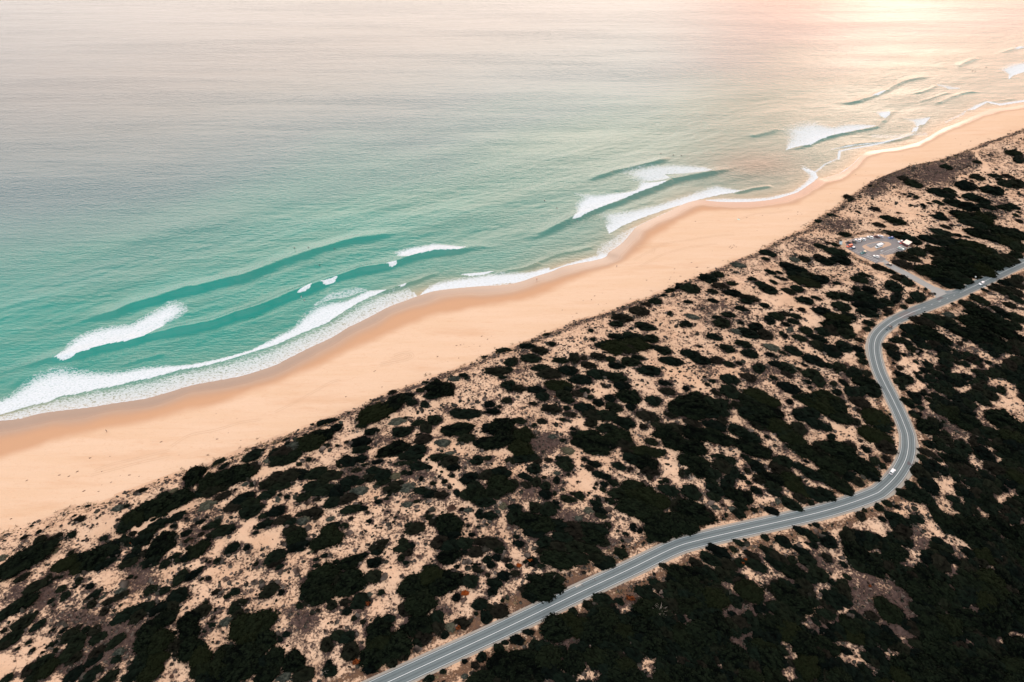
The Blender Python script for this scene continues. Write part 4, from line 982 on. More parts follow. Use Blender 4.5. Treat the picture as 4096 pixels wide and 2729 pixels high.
def shrub_shape(seed, sub, nclump, nleaf, leaf, flat=1.0, ragged=.10):
    """a dome of crowded leaf clumps, unit radius in plan, unit height; leaf sprays stand off its skin"""
    r = np.random.default_rng(seed)
    V, F = ICO[sub]
    u = V.copy()
    # outline
    th = np.arctan2(u[:, 1], u[:, 0])
    lob = sum(a * np.cos(k * th + p) for k, a, p in zip((2, 3, 5), r.uniform(.03, .10, 3), r.uniform(0, 6.28, 3)))
    C = r.normal(size=(nclump, 3)); C[:, 2] = np.abs(C[:, 2]) * .8 - .15; C /= np.linalg.norm(C, axis=1)[:, None]
    A = r.uniform(.22, .48, nclump)
    d2 = ((u[:, None, :] - C[None]) ** 2).sum(2)
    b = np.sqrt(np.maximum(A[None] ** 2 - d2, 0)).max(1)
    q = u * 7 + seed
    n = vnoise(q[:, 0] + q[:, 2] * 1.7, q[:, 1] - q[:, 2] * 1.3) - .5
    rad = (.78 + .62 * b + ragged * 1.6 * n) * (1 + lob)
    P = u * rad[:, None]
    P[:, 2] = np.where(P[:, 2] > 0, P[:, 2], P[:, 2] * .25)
    tone = np.clip(.5 + 1.2 * (b - .2) + .8 * n + r.normal(0, .05, len(P)), 0, 1)  # hollows between clumps darker, crowns lighter: shade put into the leaf colour
    # leaf sprays
    k = r.integers(0, len(V), nleaf)
    k = k[u[k, 2] > -.2]
    nl = len(k)
    c = P[k] * r.uniform(.94, 1.14, (nl, 1))
    a = r.normal(size=(nl, 3)); a -= (a * u[k]).sum(1)[:, None] * u[k] * .6; a /= np.linalg.norm(a, axis=1)[:, None]
    bb = np.cross(a, u[k] + r.normal(0, .35, (nl, 3))); bb /= np.linalg.norm(bb, axis=1)[:, None]
    s = leaf * r.uniform(.6, 1.4, (nl, 1))
    L = np.stack([c - a * s, c + bb * s * .6, c + a * s, c - bb * s * .6], 1).reshape(-1, 3)
    LF = np.arange(nl * 4).reshape(nl, 4) + len(P)
    # split the quads so that everything is triangles
    LT = np.vstack([LF[:, [0, 1, 2]], LF[:, [0, 2, 3]]])
    VV = np.vstack([P, L]); FF = np.vstack([F, LT])
    VV[:, 2] = np.maximum(VV[:, 2], -.25)
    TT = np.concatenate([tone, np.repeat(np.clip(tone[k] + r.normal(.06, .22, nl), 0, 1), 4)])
    return VV, FF, TT


def ground_axes(Q, hgt=.26):
    """photo ellipses -> for each the centre, plan half-axes, height and heading of a dome standing there"""
    Q = np.asarray(Q, float)
    c = land(Q[:, 0], Q[:, 1])
    sc = scale_at(c[:, 0], c[:, 1], c[:, 2])
    hyp = np.hypot(c[:, 0], c[:, 1])
    dep = np.arctan2(CAM_H - c[:, 2], hyp)
    sd_, cd_ = np.sin(dep), np.cos(dep)
    W = Q[:, 2] / sc
    D0 = Q[:, 3] / sc / sd_
    h = np.clip(hgt * 2 * np.minimum(W, D0), .45, 5.2)
    D = np.maximum(.52 * W, (Q[:, 3] / sc - .42 * h * cd_) / sd_)
    v = c[:, :2] / hyp[:, None]
    p = c[:, :2] - v * (.34 * h * cd_ / sd_)[:, None]      # the dome, not its foot, is centred on the pixel
    z, dw, dv, rd = terrain(p[:, 0], p[:, 1], True)
    az = np.arctan2(-v[:, 0], v[:, 1])
    t = np.radians(Q[:, 4])
    ang = np.arctan2(np.sin(t) / sd_, np.cos(t))
    return dict(c=np.column_stack([p, z]), W=W, D=D, h=h, a=az + ang, rd=rd, dv=dv, sc=sc)
def mat_leaf(name, dark, light, hue=(.5, .5)):
    m, nt, b = newmat(name); g = G(nt)
    tone = g.attr('tone')
    oi = g.n('ShaderNodeObjectInfo').outputs['Random']
    v = g.coord(0, (1, 1, 1), 'Object')
    n = g.noise(v, 3.5, 4, .6)
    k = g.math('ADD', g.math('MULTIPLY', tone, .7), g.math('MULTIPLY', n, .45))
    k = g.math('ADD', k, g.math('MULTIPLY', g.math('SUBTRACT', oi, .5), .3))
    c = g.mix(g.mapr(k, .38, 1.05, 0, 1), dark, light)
    olive = g.mix(g.mapr(oi, .55, 1.0, 0, .6), c, tuple(light[i] * (1.25, .95, .6)[i] for i in range(3)))
    g.l(olive, b.inputs['Base Color'])
    b.inputs['Roughness'].default_value = .9; b.inputs['Specular IOR Level'].default_value = .02
    return m


def mat_mass(name, cols):
    """many small plants in one sheet: each vertex knows which tint its plant has"""
    m, nt, b = newmat(name); g = G(nt)
    tone = g.attr('tone'); tint = g.attr('tint')
    rp = g.n('ShaderNodeValToRGB'); g.l(tint, rp.inputs[0])
    e = rp.color_ramp.elements
    while len(e) < len(cols): e.new(.5)
    for i, c in enumerate(cols):
        e[i].position = i / max(1, len(cols) - 1); e[i].color = (*c, 1)
    mm = g.n('ShaderNodeMix', data_type='RGBA', blend_type='MULTIPLY'); mm.inputs['Factor'].default_value = 1
    g.l(rp.outputs[0], mm.inputs[6])
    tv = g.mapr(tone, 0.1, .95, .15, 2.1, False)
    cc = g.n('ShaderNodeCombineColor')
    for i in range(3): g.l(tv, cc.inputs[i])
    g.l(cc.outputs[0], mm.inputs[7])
    g.l(mm.outputs[2], b.inputs['Base Color'])
    b.inputs['Roughness'].default_value = .9; b.inputs['Specular IOR Level'].default_value = .02
    return m


NUM = "zero one two three four five six seven eight nine ten eleven twelve thirteen fourteen fifteen sixteen seventeen eighteen nineteen".split()
TENS = "x x twenty thirty forty fifty sixty seventy eighty ninety".split()


def word(n):
    n = int(n)
    return NUM[n] if n < 20 else (TENS[n // 10] + ('' if n % 10 == 0 else '-' + NUM[n % 10])) if n < 100 else 'a hundred'


USED = set()


def place_words(px, py):
    """where in the photo, in percent from its edges, spelt out and never twice the same"""
    a, b = int(round(px / 40.96)), int(round(py / 27.29))
    a = min(99, max(0, a)); b = min(99, max(0, b))
    for da, db in [(i, j) for r in range(6) for i in range(-r, r + 1) for j in range(-r, r + 1) if max(abs(i), abs(j)) == r]:
        if 0 <= a + da <= 99 and 0 <= b + db <= 99 and (a + da, b + db) not in USED:
            USED.add((a + da, b + db)); a += da; b += db
            break
    return "%s percent across photo, %s down" % (word(a), word(b))


def where(d, dv, px, py):
    if abs(d) < 14: return "beside the road"
    if 3330 < px < 3760 and 900 < py < 1100: return "by the car park"
    if dv < 22: return "on the dune edge"
    return "seaward of the road" if d < 0 else "inland of the road"


def scatter_shrubs():
    rng = np.random.default_rng(11)
    Q = [q for q in SHRUBS if q[1] - q[3] < 2729 and q[0] - q[2] < 4096 and q[0] + q[2] > 0]
    # fill the closed scrub inland of the road round its sand gaps
    got = [(q[0], q[1], .5 * (q[2] + q[3])) for q in SHRUBS if q[1] > 1330]
    gaps = np.array([(q[0], q[1], q[2], q[3]) for q in GAPS])
    for poly in FILL:
        P = np.array(poly)
        C = rng.uniform(P.min(0), P.max(0), (7000, 2))
        C = C[inside(C[:, 0], C[:, 1], P)]
        for x, y in C:
            far = (y - 1300) / 1430
            r = rng.uniform(.62, 1.25) * (18 + 25 * far)
            if rng.random() < .22: r *= .55
            e = (((gaps[:, 0] - x) / (gaps[:, 2] * .95 + r * .86)) ** 2 + ((gaps[:, 1] - y) / (gaps[:, 3] * .95 + r * .70)) ** 2).min()
            if e < 1: continue
            G_ = np.array(got[-1800:])
            d = np.hypot(G_[:, 0] - x, (G_[:, 1] - y) * 1.25)
            if (d < .56 * (G_[:, 2] + r)).any(): continue
            got.append((x, y, r))
            Q.append((x, y, r * rng.uniform(.95, 1.3), r * rng.uniform(.68, .92), rng.uniform(-25, 25)))
    Q = np.array(Q)
    g = ground_axes(Q)
    # nothing may grow on the carriageway
    hyp = np.hypot(g['c'][:, 0], g['c'][:, 1]); cot = hyp / (CAM_H - g['c'][:, 2])
    behind = g['c'][:, :2] * (1 + (g['D'] + g['h'] * cot) / hyp)[:, None]
    rd2 = road_dist(behind[:, 0], behind[:, 1])
    grow = 1.0 + (GROW - 1) * sstep(1150, 1750, Q[:, 1])
    k = np.clip((g['rd'] - 4.7) / (grow * (.85 * np.minimum(g['W'], g['D']) + np.where(rd2 < g['rd'], .62 * g['h'] * cot, 0))), 0, 1)
    ok = k > .42
    k = k[ok]; Q = Q[ok]
    g = {n: v[ok] for n, v in g.items()}
    g['W'] = g['W'] * k * grow[ok]; g['D'] = g['D'] * k * grow[ok]; g['h'] = g['h'] * np.maximum(k, .5)
    for i in range(len(Q)): cover_add(g['c'][i], g['W'][i], g['D'][i], g['a'][i])
    order = np.argsort(-(g['W'] * g['D'] * g['sc'] ** 2))
    lib = []
    for i in range(9):
        V, F, Tn = shrub_shape(100 + i, 4, 46 + 6 * i, 1500, .10 if i < 5 else .14, ragged=.15 if i < 5 else .24)
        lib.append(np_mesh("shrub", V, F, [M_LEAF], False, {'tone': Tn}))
    n_ind = 296
    rside = dist_line(g['c'][:, 0], g['c'][:, 1], W_ROAD)[0]
    for i in order[:n_ind]:
        o = obj("shrub", lib[int(rng.integers(0, 9))], None, g['c'][i])
        W, D, q = g['W'][i], g['D'][i], Q[i]
        o.scale = (W * rng.choice([-1, 1]), D, g['h'][i])
        o.rotation_euler = (0, 0, g['a'][i] + rng.uniform(-.12, .12))
        wpx = q[2] * 2
        size = "huge" if wpx > 130 else "large" if wpx > 88 else "medium" if wpx > 62 else "small"
        hs = "rounded" if D > .8 * W else "long" if D < .66 * W else "oval"
        tag(o, "%s %s shrub %s, %s" % (size, hs, where(rside[i], g['dv'][i], q[0], q[1]), place_words(q[0], q[1])), "shrub", "dark green dune shrubs")
    # the rest of them: one tangle
    low = [shrub_shape(200 + i, 3, 40, 200, .15, ragged=.20) for i in range(6)]
    VV, FF, TT, TI = [], [], [], []
    n = 0
    for i in order[n_ind:]:
        V, F, Tn = low[int(rng.integers(0, 6))]
        c = g['c'][i]
        ca, sa = math.cos(g['a'][i]), math.sin(g['a'][i])
        x = V[:, 0] * g['W'][i]; y = V[:, 1] * g['D'][i]
        VV.append(np.column_stack([c[0] + x * ca - y * sa, c[1] + x * sa + y * ca, c[2] + V[:, 2] * g['h'][i]]))
        FF.append(F + n); n += len(V); TT.append(Tn); TI.append(np.full(len(V), rng.random()))
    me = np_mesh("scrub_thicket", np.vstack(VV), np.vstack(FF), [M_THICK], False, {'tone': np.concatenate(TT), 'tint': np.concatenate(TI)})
    tag(obj("scrub_thicket", me), "dark green low scrub filling in between the larger shrubs of the dunes", "scrub", kind='stuff')
    print("shrubs", len(Q))
    for name, src, hg, mat, seed, nm, cat, grp, lift in (
            ("saltbush", SALT, .22, M_SALT, 300, "grey-green saltbush", "saltbush", "grey-green saltbushes", 0),
            ("dying_shrub", [(*q, 0.0) for q in RUST], .3, M_RUST, 400, "rust-orange dying shrub", "shrub", "rust-orange dying shrubs", .4)):
        lib = []
        for i in range(3):
            V, F, Tn = shrub_shape(seed + i, 3, 60, 900, .10, ragged=.22)
            lib.append(np_mesh(name, V, F, [mat], False, {'tone': Tn}))
        g = ground_axes(src, hg)
        rs = dist_line(g['c'][:, 0], g['c'][:, 1], W_ROAD)[0]
        for i, q in enumerate(src):
            if g['rd'][i] < 4 + g['W'][i]: continue
            o = obj(name, lib[i % 3], None, g['c'][i])
            kk = .62 if name == 'dying_shrub' else 1
            o.scale = (g['W'][i] * kk, g['D'][i] * kk, g['h'][i] + lift); o.rotation_euler = (0, 0, g['a'][i])
            tag(o, "%s %s, %s" % (nm, where(rs[i], g['dv'][i], q[0], q[1]), place_words(q[0], q[1])), cat, grp)


def scatter_small():
    """the low heath, tussocks and the foredune grass: nobody could count these"""
    rng = np.random.default_rng(21)
    N = 330000
    s = rng.uniform(-250, 950, N); t = rng.uniform(0, 430, N)
    X = ORG[0] + s * ES[0] + t * ET[0]; Y = ORG[1] + s * ES[1] + t * ET[1]
    z, dw, dv, rd = terrain(X, Y, True)
    px, py = to_px(X, Y, z)
    ok = (Y > 30) & (px > -150) & (px < 4250) & (py > 300) & (py < 2900) & (dv > 1.0) & (rd > 7.2)
    X, Y, z, dv, rd, px, py = [q[ok] for q in (X, Y, z, dv, rd, px, py)]
    sc = scrub_map(X, Y, z, dv, rd)
    cl = fbm(X / 11, Y / 11, 3); cl2 = fbm(X / 45 + 70, Y / 45, 2)
    p = (.06 + .75 * sc ** 1.3) * sstep(.36, .62, cl + .22 * sc) * (.45 + .9 * cl2)
    k = rng.random(len(X)) < p * 1.15
    X, Y, z, dv, rd, sc = [q[k] for q in (X, Y, z, dv, rd, sc)]
    n = len(X)
    print("tufts", n)
    V0, F0 = ICO[1]
    shapes = []
    for i in range(10):
        r = np.random.default_rng(600 + i)
        P = V0 * (1 + r.normal(0, .20, (len(V0), 1)))
        P[:, 2] = np.maximum(P[:, 2], -.15)
        shapes.append(P)
    shapes = np.stack(shapes)
    # only the upper faces are kept
    up = V0[F0].mean(1)[:, 2] > -.25
    F = F0[up]
    R = np.exp(rng.normal(-.62, .45, n)); R = np.clip(R, .22, 1.9) * (1 - .25 * (sc > .6))
    H = R * rng.uniform(.45, .95, n)
    A = rng.uniform(0, 6.283, n); E_ = rng.uniform(.75, 1.5, n)
    Q = shapes[rng.integers(0, 10, n)]
    ca, sa = np.cos(A)[:, None], np.sin(A)[:, None]
    x = Q[:, :, 0] * (R * E_)[:, None]; y = Q[:, :, 1] * R[:, None]
    VV = np.stack([X[:, None] + x * ca - y * sa, Y[:, None] + x * sa + y * ca, z[:, None] + Q[:, :, 2] * H[:, None]], -1).reshape(-1, 3)
    FF = (F[None] + (np.arange(n) * len(V0))[:, None, None]).reshape(-1, 3)
    tint = np.repeat(np.clip(rng.beta(1.2, 1.6, n) + .0, 0, 1), len(V0))
    tone = rng.random(n * len(V0))
    me = np_mesh("heath_tussocks", VV, FF, [M_TUFT], False, {'tone': tone, 'tint': tint})
    tag(obj("heath", me), "low grey-brown heath and tussocks speckling the pale dune sand", "heath", kind='stuff')
    # dune grass on the seaward lip and dry grass along the verge
    N = 60000
    s = rng.uniform(-250, 950, N); t = rng.uniform(0, 430, N)
    X = ORG[0] + s * ES[0] + t * ET[0]; Y = ORG[1] + s * ES[1] + t * ET[1]
    dv0 = dist_line(X, Y, W_VEG)[0]
    m = (dv0 > -5) & (dv0 < 26)
    rdv = road_dist(X, Y)
    m2 = (rdv > 6.4) & (rdv < 14) & (dv0 > 26)
    X, Y = X[m | m2], Y[m | m2]
    z, dw, dv, rd = terrain(X, Y, True)
    px, py = to_px(X, Y, z)
    lip = .95 * np.exp(-((dv - 4) / 7.5) ** 2) * sstep(-4.5, 1, dv + (fbm(X / 8, Y / 8, 2) - .5) * 7)
    vg = .6 * np.exp(-((rd - 8.5) / 3.0) ** 2) * (dv > 26)
    p = np.maximum(lip * sstep(.33, .6, fbm(X / 12 + 5, Y / 12, 3)), vg * sstep(.35, .6, fbm(X / 10 + 50, Y / 10, 2)))
    k = (rng.random(len(X)) < p) & (Y > 30) & (px > -150) & (px < 4250)
    X, Y, z, rd, dv = X[k], Y[k], z[k], rd[k], dv[k]
    n = len(X); B = 9
    print("grass", n)
    a = rng.uniform(0, 6.283, (n, B)); l = rng.uniform(.5, 1.5, (n, B)); hh = rng.uniform(.25, .8, (n, B)); w = .13
    c = np.stack([X, Y, z], -1)[:, None, :] + np.stack([rng.normal(0, .35, (n, B)), rng.normal(0, .35, (n, B)), np.zeros((n, B))], -1)
    d = np.stack([np.cos(a), np.sin(a)], -1)
    p1 = c.copy(); p1[..., :2] += np.stack([-d[..., 1], d[..., 0]], -1) * w
    p2 = c.copy(); p2[..., :2] -= np.stack([-d[..., 1], d[..., 0]], -1) * w
    p3 = c.copy(); p3[..., :2] += d * l[..., None]; p3[..., 2] += hh
    VV = np.stack([p1, p2, p3], 2).reshape(-1, 3)
    FF = np.arange(len(VV)).reshape(-1, 3)
    me = np_mesh("dune_grass", VV, FF, [M_GRASS], False, {'tone': rng.random(len(VV)), 'tint': np.repeat(rng.random(n), B * 3)})
    tag(obj("dune_grass", me), "straw-brown dune grass fringing the beach and the road verge", "grass", kind='stuff')
    # sea-wrack on the dry sand
    N = 5000
    s = rng.uniform(-250, 900, N); t = rng.uniform(-60, 120, N)
    X = ORG[0] + s * ES[0] + t * ET[0]; Y = ORG[1] + s * ES[1] + t * ET[1]
    z, dw, dv, rd = terrain(X, Y, True)
    wt = dist_line(X, Y, W_WET)[0]
    p = np.where((dv < -2) & (wt > 3), np.exp(-((dv + 12) / 9.0) ** 2) * sstep(.5, .68, fbm(X / 13 + 2, Y / 13, 3)) + .03, 0)
    k = rng.random(N) < p * .8
    X, Y, z = X[k], Y[k], z[k]
    ex = land([360, 1244 / 3.4466, 1065 / 3.4466, 820 / 3.4466, 950 / 3.4466, 370 / 3.4466, 150 / 3.4466, 2922, 2930, 2938, 2945, 2925, 2935, 2918],
              [1832, 1820 + 42 / 3.4466, 1820 + 231 / 3.4466, 1820 + 277 / 3.4466, 1820 + 294 / 3.4466, 1820 + 352 / 3.4466, 1820 + 882 / 3.4466, 985, 990, 984, 988, 993, 980, 989])
    X = np.append(X, ex[:, 0]); Y = np.append(Y, ex[:, 1]); z = np.append(z, ex[:, 2])
    n = len(X)
    R = rng.uniform(.15, .5, n); R[-len(ex):] = .42
    Q = shapes[rng.integers(0, 10, n)]
    A = rng.uniform(-.6, .6, n) + SH; ca, sa = np.cos(A)[:, None], np.sin(A)[:, None]
    x = Q[:, :, 0] * (R * 1.8)[:, None]; y = Q[:, :, 1] * R[:, None] * .8
    VV = np.stack([X[:, None] + x * ca - y * sa, Y[:, None] + x * sa + y * ca, z[:, None] + Q[:, :, 2] * R[:, None] * .35], -1).reshape(-1, 3)
    FF = (F[None] + (np.arange(n) * len(V0))[:, None, None]).reshape(-1, 3)
    me = np_mesh("sea_wrack", VV, FF, [M_WRACK], False, {})
    tag(obj("sea_wrack", me), "dark specks of dried seaweed strewn along the upper beach", "seaweed", kind='stuff')
# ------------------------------------------------------------------ road, access road, car park
Z0 = BASE


def strip(name, P, offs, z, mat, kind='structure', attrs=True, every=None):
    """a ribbon along P at the given offsets (m, + towards the inland side)"""
    P = np.asarray(P, float)
    d = np.gradient(P, axis=0); d /= np.linalg.norm(d, axis=1)[:, None]
    nrm = np.column_stack([d[:, 1], -d[:, 0]])
    L = np.concatenate([[0], np.cumsum(np.linalg.norm(np.diff(P, axis=0), axis=1))])
    m = len(offs)
    V = (P[:, None, :] + nrm[:, None, :] * np.asarray(offs)[None, :, None]).reshape(-1, 2)
    V = np.column_stack([V, np.full(len(V), z)])
    i = (np.arange(len(P) - 1)[:, None] * m + np.arange(m - 1)[None]).ravel()
    F = np.column_stack([i, i + m, i + m + 1, i + 1])[:, ::-1]
    if every is not None:
        seg = np.repeat(((L[:-1] % every[1]) < every[0]), m - 1)
        F = F[seg]
    me = np_mesh(name, V, F, [mat], True, {'across': np.tile(np.asarray(offs, float), len(P)), 'along': np.repeat(L, m)})
    o = obj(name, me)
    return tag(o, kind=kind) if kind else o


def resample(P, step):
    P = np.asarray(P, float)
    L = np.concatenate([[0], np.cumsum(np.linalg.norm(np.diff(P, axis=0), axis=1))])
    t = np.arange(0, L[-1], step)
    return np.column_stack([np.interp(t, L, P[:, 0]), np.interp(t, L, P[:, 1])])


def sheet(name, px, z, mat, kind='structure', world=False):
    W = np.asarray(px, float) if world else gp(*zip(*px), z)
    bm = bmesh.new()
    vs = [bm.verts.new((x, y, z)) for x, y in W]
    f = bm.faces.new(vs)
    bm.normal_update()
    if f.normal.z < 0: f.normal_flip()
    bmesh.ops.triangulate(bm, faces=bm.faces[:])
    me = bpy.data.meshes.new(name); bm.to_mesh(me); bm.free(); me.materials.append(mat)
    o = obj(name, me)
    return tag(o, kind=kind)


def seg_lines(name, segs, w, z, mat):
    """painted bars between pairs of photo points"""
    V, F = [], []
    for (a, b) in segs:
        p, q = gp([a[0], b[0]], [a[1], b[1]], z)
        d = q - p; d /= np.linalg.norm(d); n = np.array([-d[1], d[0]]) * w / 2
        k = len(V)
        for c in (p - n, q - n, q + n, p + n): V.append((*c, z))
        F.append((k, k + 1, k + 2, k + 3))
    me = np_mesh(name, V, np.array(F), [mat], False)
    return tag(obj(name, me), kind='structure')


def mat_asphalt(name, base, light, paths=True):
    m, nt, b = newmat(name); g = G(nt)
    v = g.coord()
    c = g.mix(g.noise(v, .25, 5, .65), base, light)
    c = g.mix(g.mapr(g.noise(v, 3.0, 3, .7), .5, .75, 0, .35), c, tuple(x * .7 for x in base))
    if paths:
        a = g.math('ABSOLUTE', g.attr('across'))
        lane = g.math('ABSOLUTE', g.math('SUBTRACT', a, 1.7))
        wheel = g.mapr(g.math('ABSOLUTE', g.math('SUBTRACT', lane, .75)), 0, .55, .55, 0)
        c = g.mix(wheel, c, tuple(x * 1.22 for x in light))
        oil = g.mapr(lane, 0, .35, .4, 0)
        c = g.mix(oil, c, tuple(x * .72 for x in base))
        edge = g.mapr(a, 3.5, 4.0, 0, .55)
        c = g.mix(edge, c, (.23, .19, .155))
    g.l(c, b.inputs['Base Color'])
    b.inputs['Roughness'].default_value = .75; b.inputs['Specular IOR Level'].default_value = .35
    g.l(g.bump(g.noise(v, 6, 3, .7), .03), b.inputs['Normal'])
    return m


def build_roads():
    R = resample(W_ROADX[1:-1] if True else W_ROAD, 1.5)
    R = np.vstack([W_ROADX[0], R, W_ROADX[-1]])
    strip("gravel_shoulder", R, [-4.9, -4.2, 4.2, 4.9], Z0 - .012, M_GRAVEL)
    strip("road", R, [-4.0, -3.6, -3.1, -2.5, -1.7, -.9, -.4, 0, .4, .9, 1.7, 2.5, 3.1, 3.6, 4.0], Z0, M_ROAD)
    i0 = np.argmin(np.hypot(*(R - gp(3690, 1233, Z0)).T)); i1 = np.argmin(np.hypot(*(R - gp(3850, 1167, Z0)).T))
    strip("centre_line", R[:i0], [-.11, .11], Z0 + .008, M_PAINT)
    strip("dashed_line", R[i0:i1], [-.09, .09], Z0 + .008, M_PAINT, every=(2.0, 8.0))
    strip("centre_line", R[i1:], [-.09, .09], Z0 + .008, M_PAINT)
    j = np.argmin(np.hypot(*(R - gp(3590, 1276, Z0)).T))
    strip("edge_line", R[:j], [-3.44, -3.30], Z0 + .008, M_PAINT)
    strip("edge_line", R[:j], [3.30, 3.44], Z0 + .008, M_PAINT)
    # wide gravel on the outside of both bends
    up = [(3592, 1258), (3560, 1268), (3527, 1286), (3500, 1305), (3480, 1328), (3468, 1350), (3459, 1388), (3464, 1422), (3478, 1458), (3494, 1490), (3508, 1490), (3496, 1452), (3484, 1400), (3490, 1352), (3512, 1318), (3552, 1289), (3600, 1265)]
    sheet("gravel_shoulder", up, Z0 - .006, M_GRAVEL)
    lo = [(3665, 1740), (3679, 1798), (3675, 1842), (3660, 1884), (3627, 1932), (3579, 1979), (3503, 2020), (3420, 2050), (3416, 2040), (3500, 2002), (3570, 1958), (3615, 1915), (3645, 1870), (3655, 1820), (3652, 1760)]
    sheet("gravel_shoulder", lo, Z0 - .006, M_GRAVEL)
    sheet("lay_by", [(2296, 2340), (2318, 2330), (2330, 2338), (2305, 2352)], Z0 + .004, M_GRAVEL)
    strip("access_road", resample(W_ACC, 1.5), [-3.3, -1.5, 0, 1.5, 3.3], Z0 - .004, M_CONC)
    sheet("junction_apron", [(3745, 1148), (3785, 1163), (3830, 1158), (3870, 1152), (3800, 1186), (3760, 1204), (3745, 1190), (3722, 1166)], Z0 - .002, M_CONC)
    f = (3696, 950, 5.2275); e = (3400, 1050, 3.382)
    sheet("asphalt_patch", T(*f, pairs("255,1305,345,1240,420,1262,290,1315")), Z0 + .004, M_PATCH)
    sheet("asphalt_patch", T(*e, pairs("635,720,760,655,800,668,860,668,895,685,730,765")), Z0 + .004, M_PATCH2)
    sheet("asphalt_patch", T(*e, pairs("800,640,880,605,925,620,850,650")), Z0 + .004, M_PATCH2)
    sheet("asphalt_patch", T(*e, pairs("1280,395,1300,380,1340,388,1400,398,1460,386,1465,394,1400,418,1350,432,1295,432,1310,418,1285,405")), Z0 + .006, M_PATCH3)
    s = (3350, 1750, 5.2275)
    sheet("oil_stain", T(*s, pairs("1460,515,1480,500,1505,505,1515,530,1540,552,1580,560,1610,565,1612,592,1585,600,1560,580,1520,572,1500,580,1470,575,1458,545")), Z0 + .006, M_PATCH)
    b2 = (2100, 2100, 3.363)
    seg_lines("expansion_joint", [T(*b2, pairs("750,795,795,832")), T(*b2, pairs("920,722,955,757"))], .28, Z0 + .006, M_PATCH)
    # car park
    sheet("car_park", PARK_PX, Z0 + .004, M_PARK)
    c = (3300, 880, 5.2275)
    isl = T(*c, pairs("775,562,800,532,900,498,1000,470,1110,452,1200,450,1330,465,1390,500,1380,530,1200,590,1060,640,1000,662,940,660,850,622"))
    sheet("traffic_island", isl, Z0 + .008, M_ISLE)
    bays = T(*c, pairs("850,528,1000,480,1190,455,1270,505,1080,530,960,592"))
    sheet("island_bays", bays, Z0 + .012, M_PARK)
    sheet("sand_apron", T(*c, pairs("1140,735,1165,715,1290,745,1300,780,1320,830,1230,790")), Z0 + .008, M_ISLE)
    sheet("sand_apron", T(*c, pairs("1055,915,1155,880,1215,885,1260,930,1230,925,1150,930")), Z0 + .008, M_ISLE)
    q = (3380, 980, 10.455); r = (3480, 920, 10.455)
    A = pairs("720,445,800,500,890,555,985,610,1090,660,1190,715,330,240,410,295,510,340"); B = pairs("895,380,985,430,1080,485,1180,540,1275,595,1370,648,430,200,530,245,690,270")
    segs = [(T(*q, [a])[0], T(*q, [b])[0]) for a, b in zip(A, B)]
    segs += [tuple(T(*q, pairs("890,375,1560,740")))]
    for k in range(8):
        a = (470 + 88 * k, 965 - 34 * k)
        segs.append(tuple(T(*r, [a, (a[0] + 165, a[1] + 80)])))
    segs += [tuple(T(*r, pairs("400,1000,700,880"))), tuple(T(*r, pairs("700,880,1010,765")))]
    for k in range(8):
        a = (865 + 42 * k, 520 - 9 * k)
        segs.append(tuple(T(*c, [a, (a[0] + 75, a[1] + 48)])))
    segs += [tuple(T(*c, pairs("890,685,965,722"))), tuple(T(*r, pairs("950,430,1090,400")))]
    seg_lines("bay_markings", segs, .13, Z0 + .018, M_PAINT)
    # direction arrow: shaft and head
    p, w = gp(*zip(*T(*c, pairs("1222,632,1155,657"))), Z0)
    d = (w - p); L = np.linalg.norm(d); d /= L; n = np.array([-d[1], d[0]])
    pts = [p - n * .15, p + d * L * .55 - n * .15, p + d * L * .55 - n * .55, w, p + d * L * .55 + n * .55, p + d * L * .55 + n * .15, p + n * .15]
    sheet("painted_arrow", pts, Z0 + .018, M_PAINT, world=True)
    # tyre tracks pressed into the beach
    tr = [T(0, 1820, 3.4466, pairs("1300,215,1500,140,1750,80,2000,20,2354,-70")), T(0, 1820, 3.4466, pairs("1250,280,1600,190,1900,110,2354,10")),
          T(683, 1365, 1.969, pairs("0,830,150,740,350,700,550,640,690,620,705,605")), T(683, 1365, 1.969, pairs("820,560,1000,470,1250,330,1345,300")),
          T(1366, 1365, 1.969, pairs("300,190,400,170,500,150,560,125,545,95,480,90,400,115")), T(1366, 1365, 1.969, pairs("310,175,420,150,500,130,530,115,500,100,380,140")),
          T(2100, 500, 1.9617, pairs("850,1060,1000,980,1100,930,1300,900,1500,870,1650,860")), T(2100, 500, 1.9617, pairs("900,1110,1100,1010,1300,960,1520,930")),
          T(2100, 500, 1.9617, pairs("880,960,960,940,1010,970,1000,1010")), T(2100, 500, 1.9617, pairs("1640,760,1800,700,1950,690,2100,665"))]
    V, F = [], []
    for P in tr:
        P = resample(smooth(land(*zip(*P))[:, :2], 5), 1.5)
        if len(P) < 3: continue
        d = np.gradient(P, axis=0); d /= np.linalg.norm(d, axis=1)[:, None]; n = np.column_stack([-d[:, 1], d[:, 0]])
        for off in (-.8, .8):
            k = len(V)
            for i in range(len(P)):
                for s2 in (-.2, .2):
                    V.append(P[i] + n[i] * (off + s2))
            for i in range(len(P) - 1):
                F.append((k + 2 * i, k + 2 * i + 1, k + 2 * i + 3, k + 2 * i + 2))
    V = np.array(V); z = terrain(V[:, 0], V[:, 1]) + .03
    tag(obj("tyre_tracks", np_mesh("tyre_tracks", np.column_stack([V, z]), np.array(F), [M_TRACK], False)), "faint curving tyre tracks across the upper beach", "track", kind='stuff')


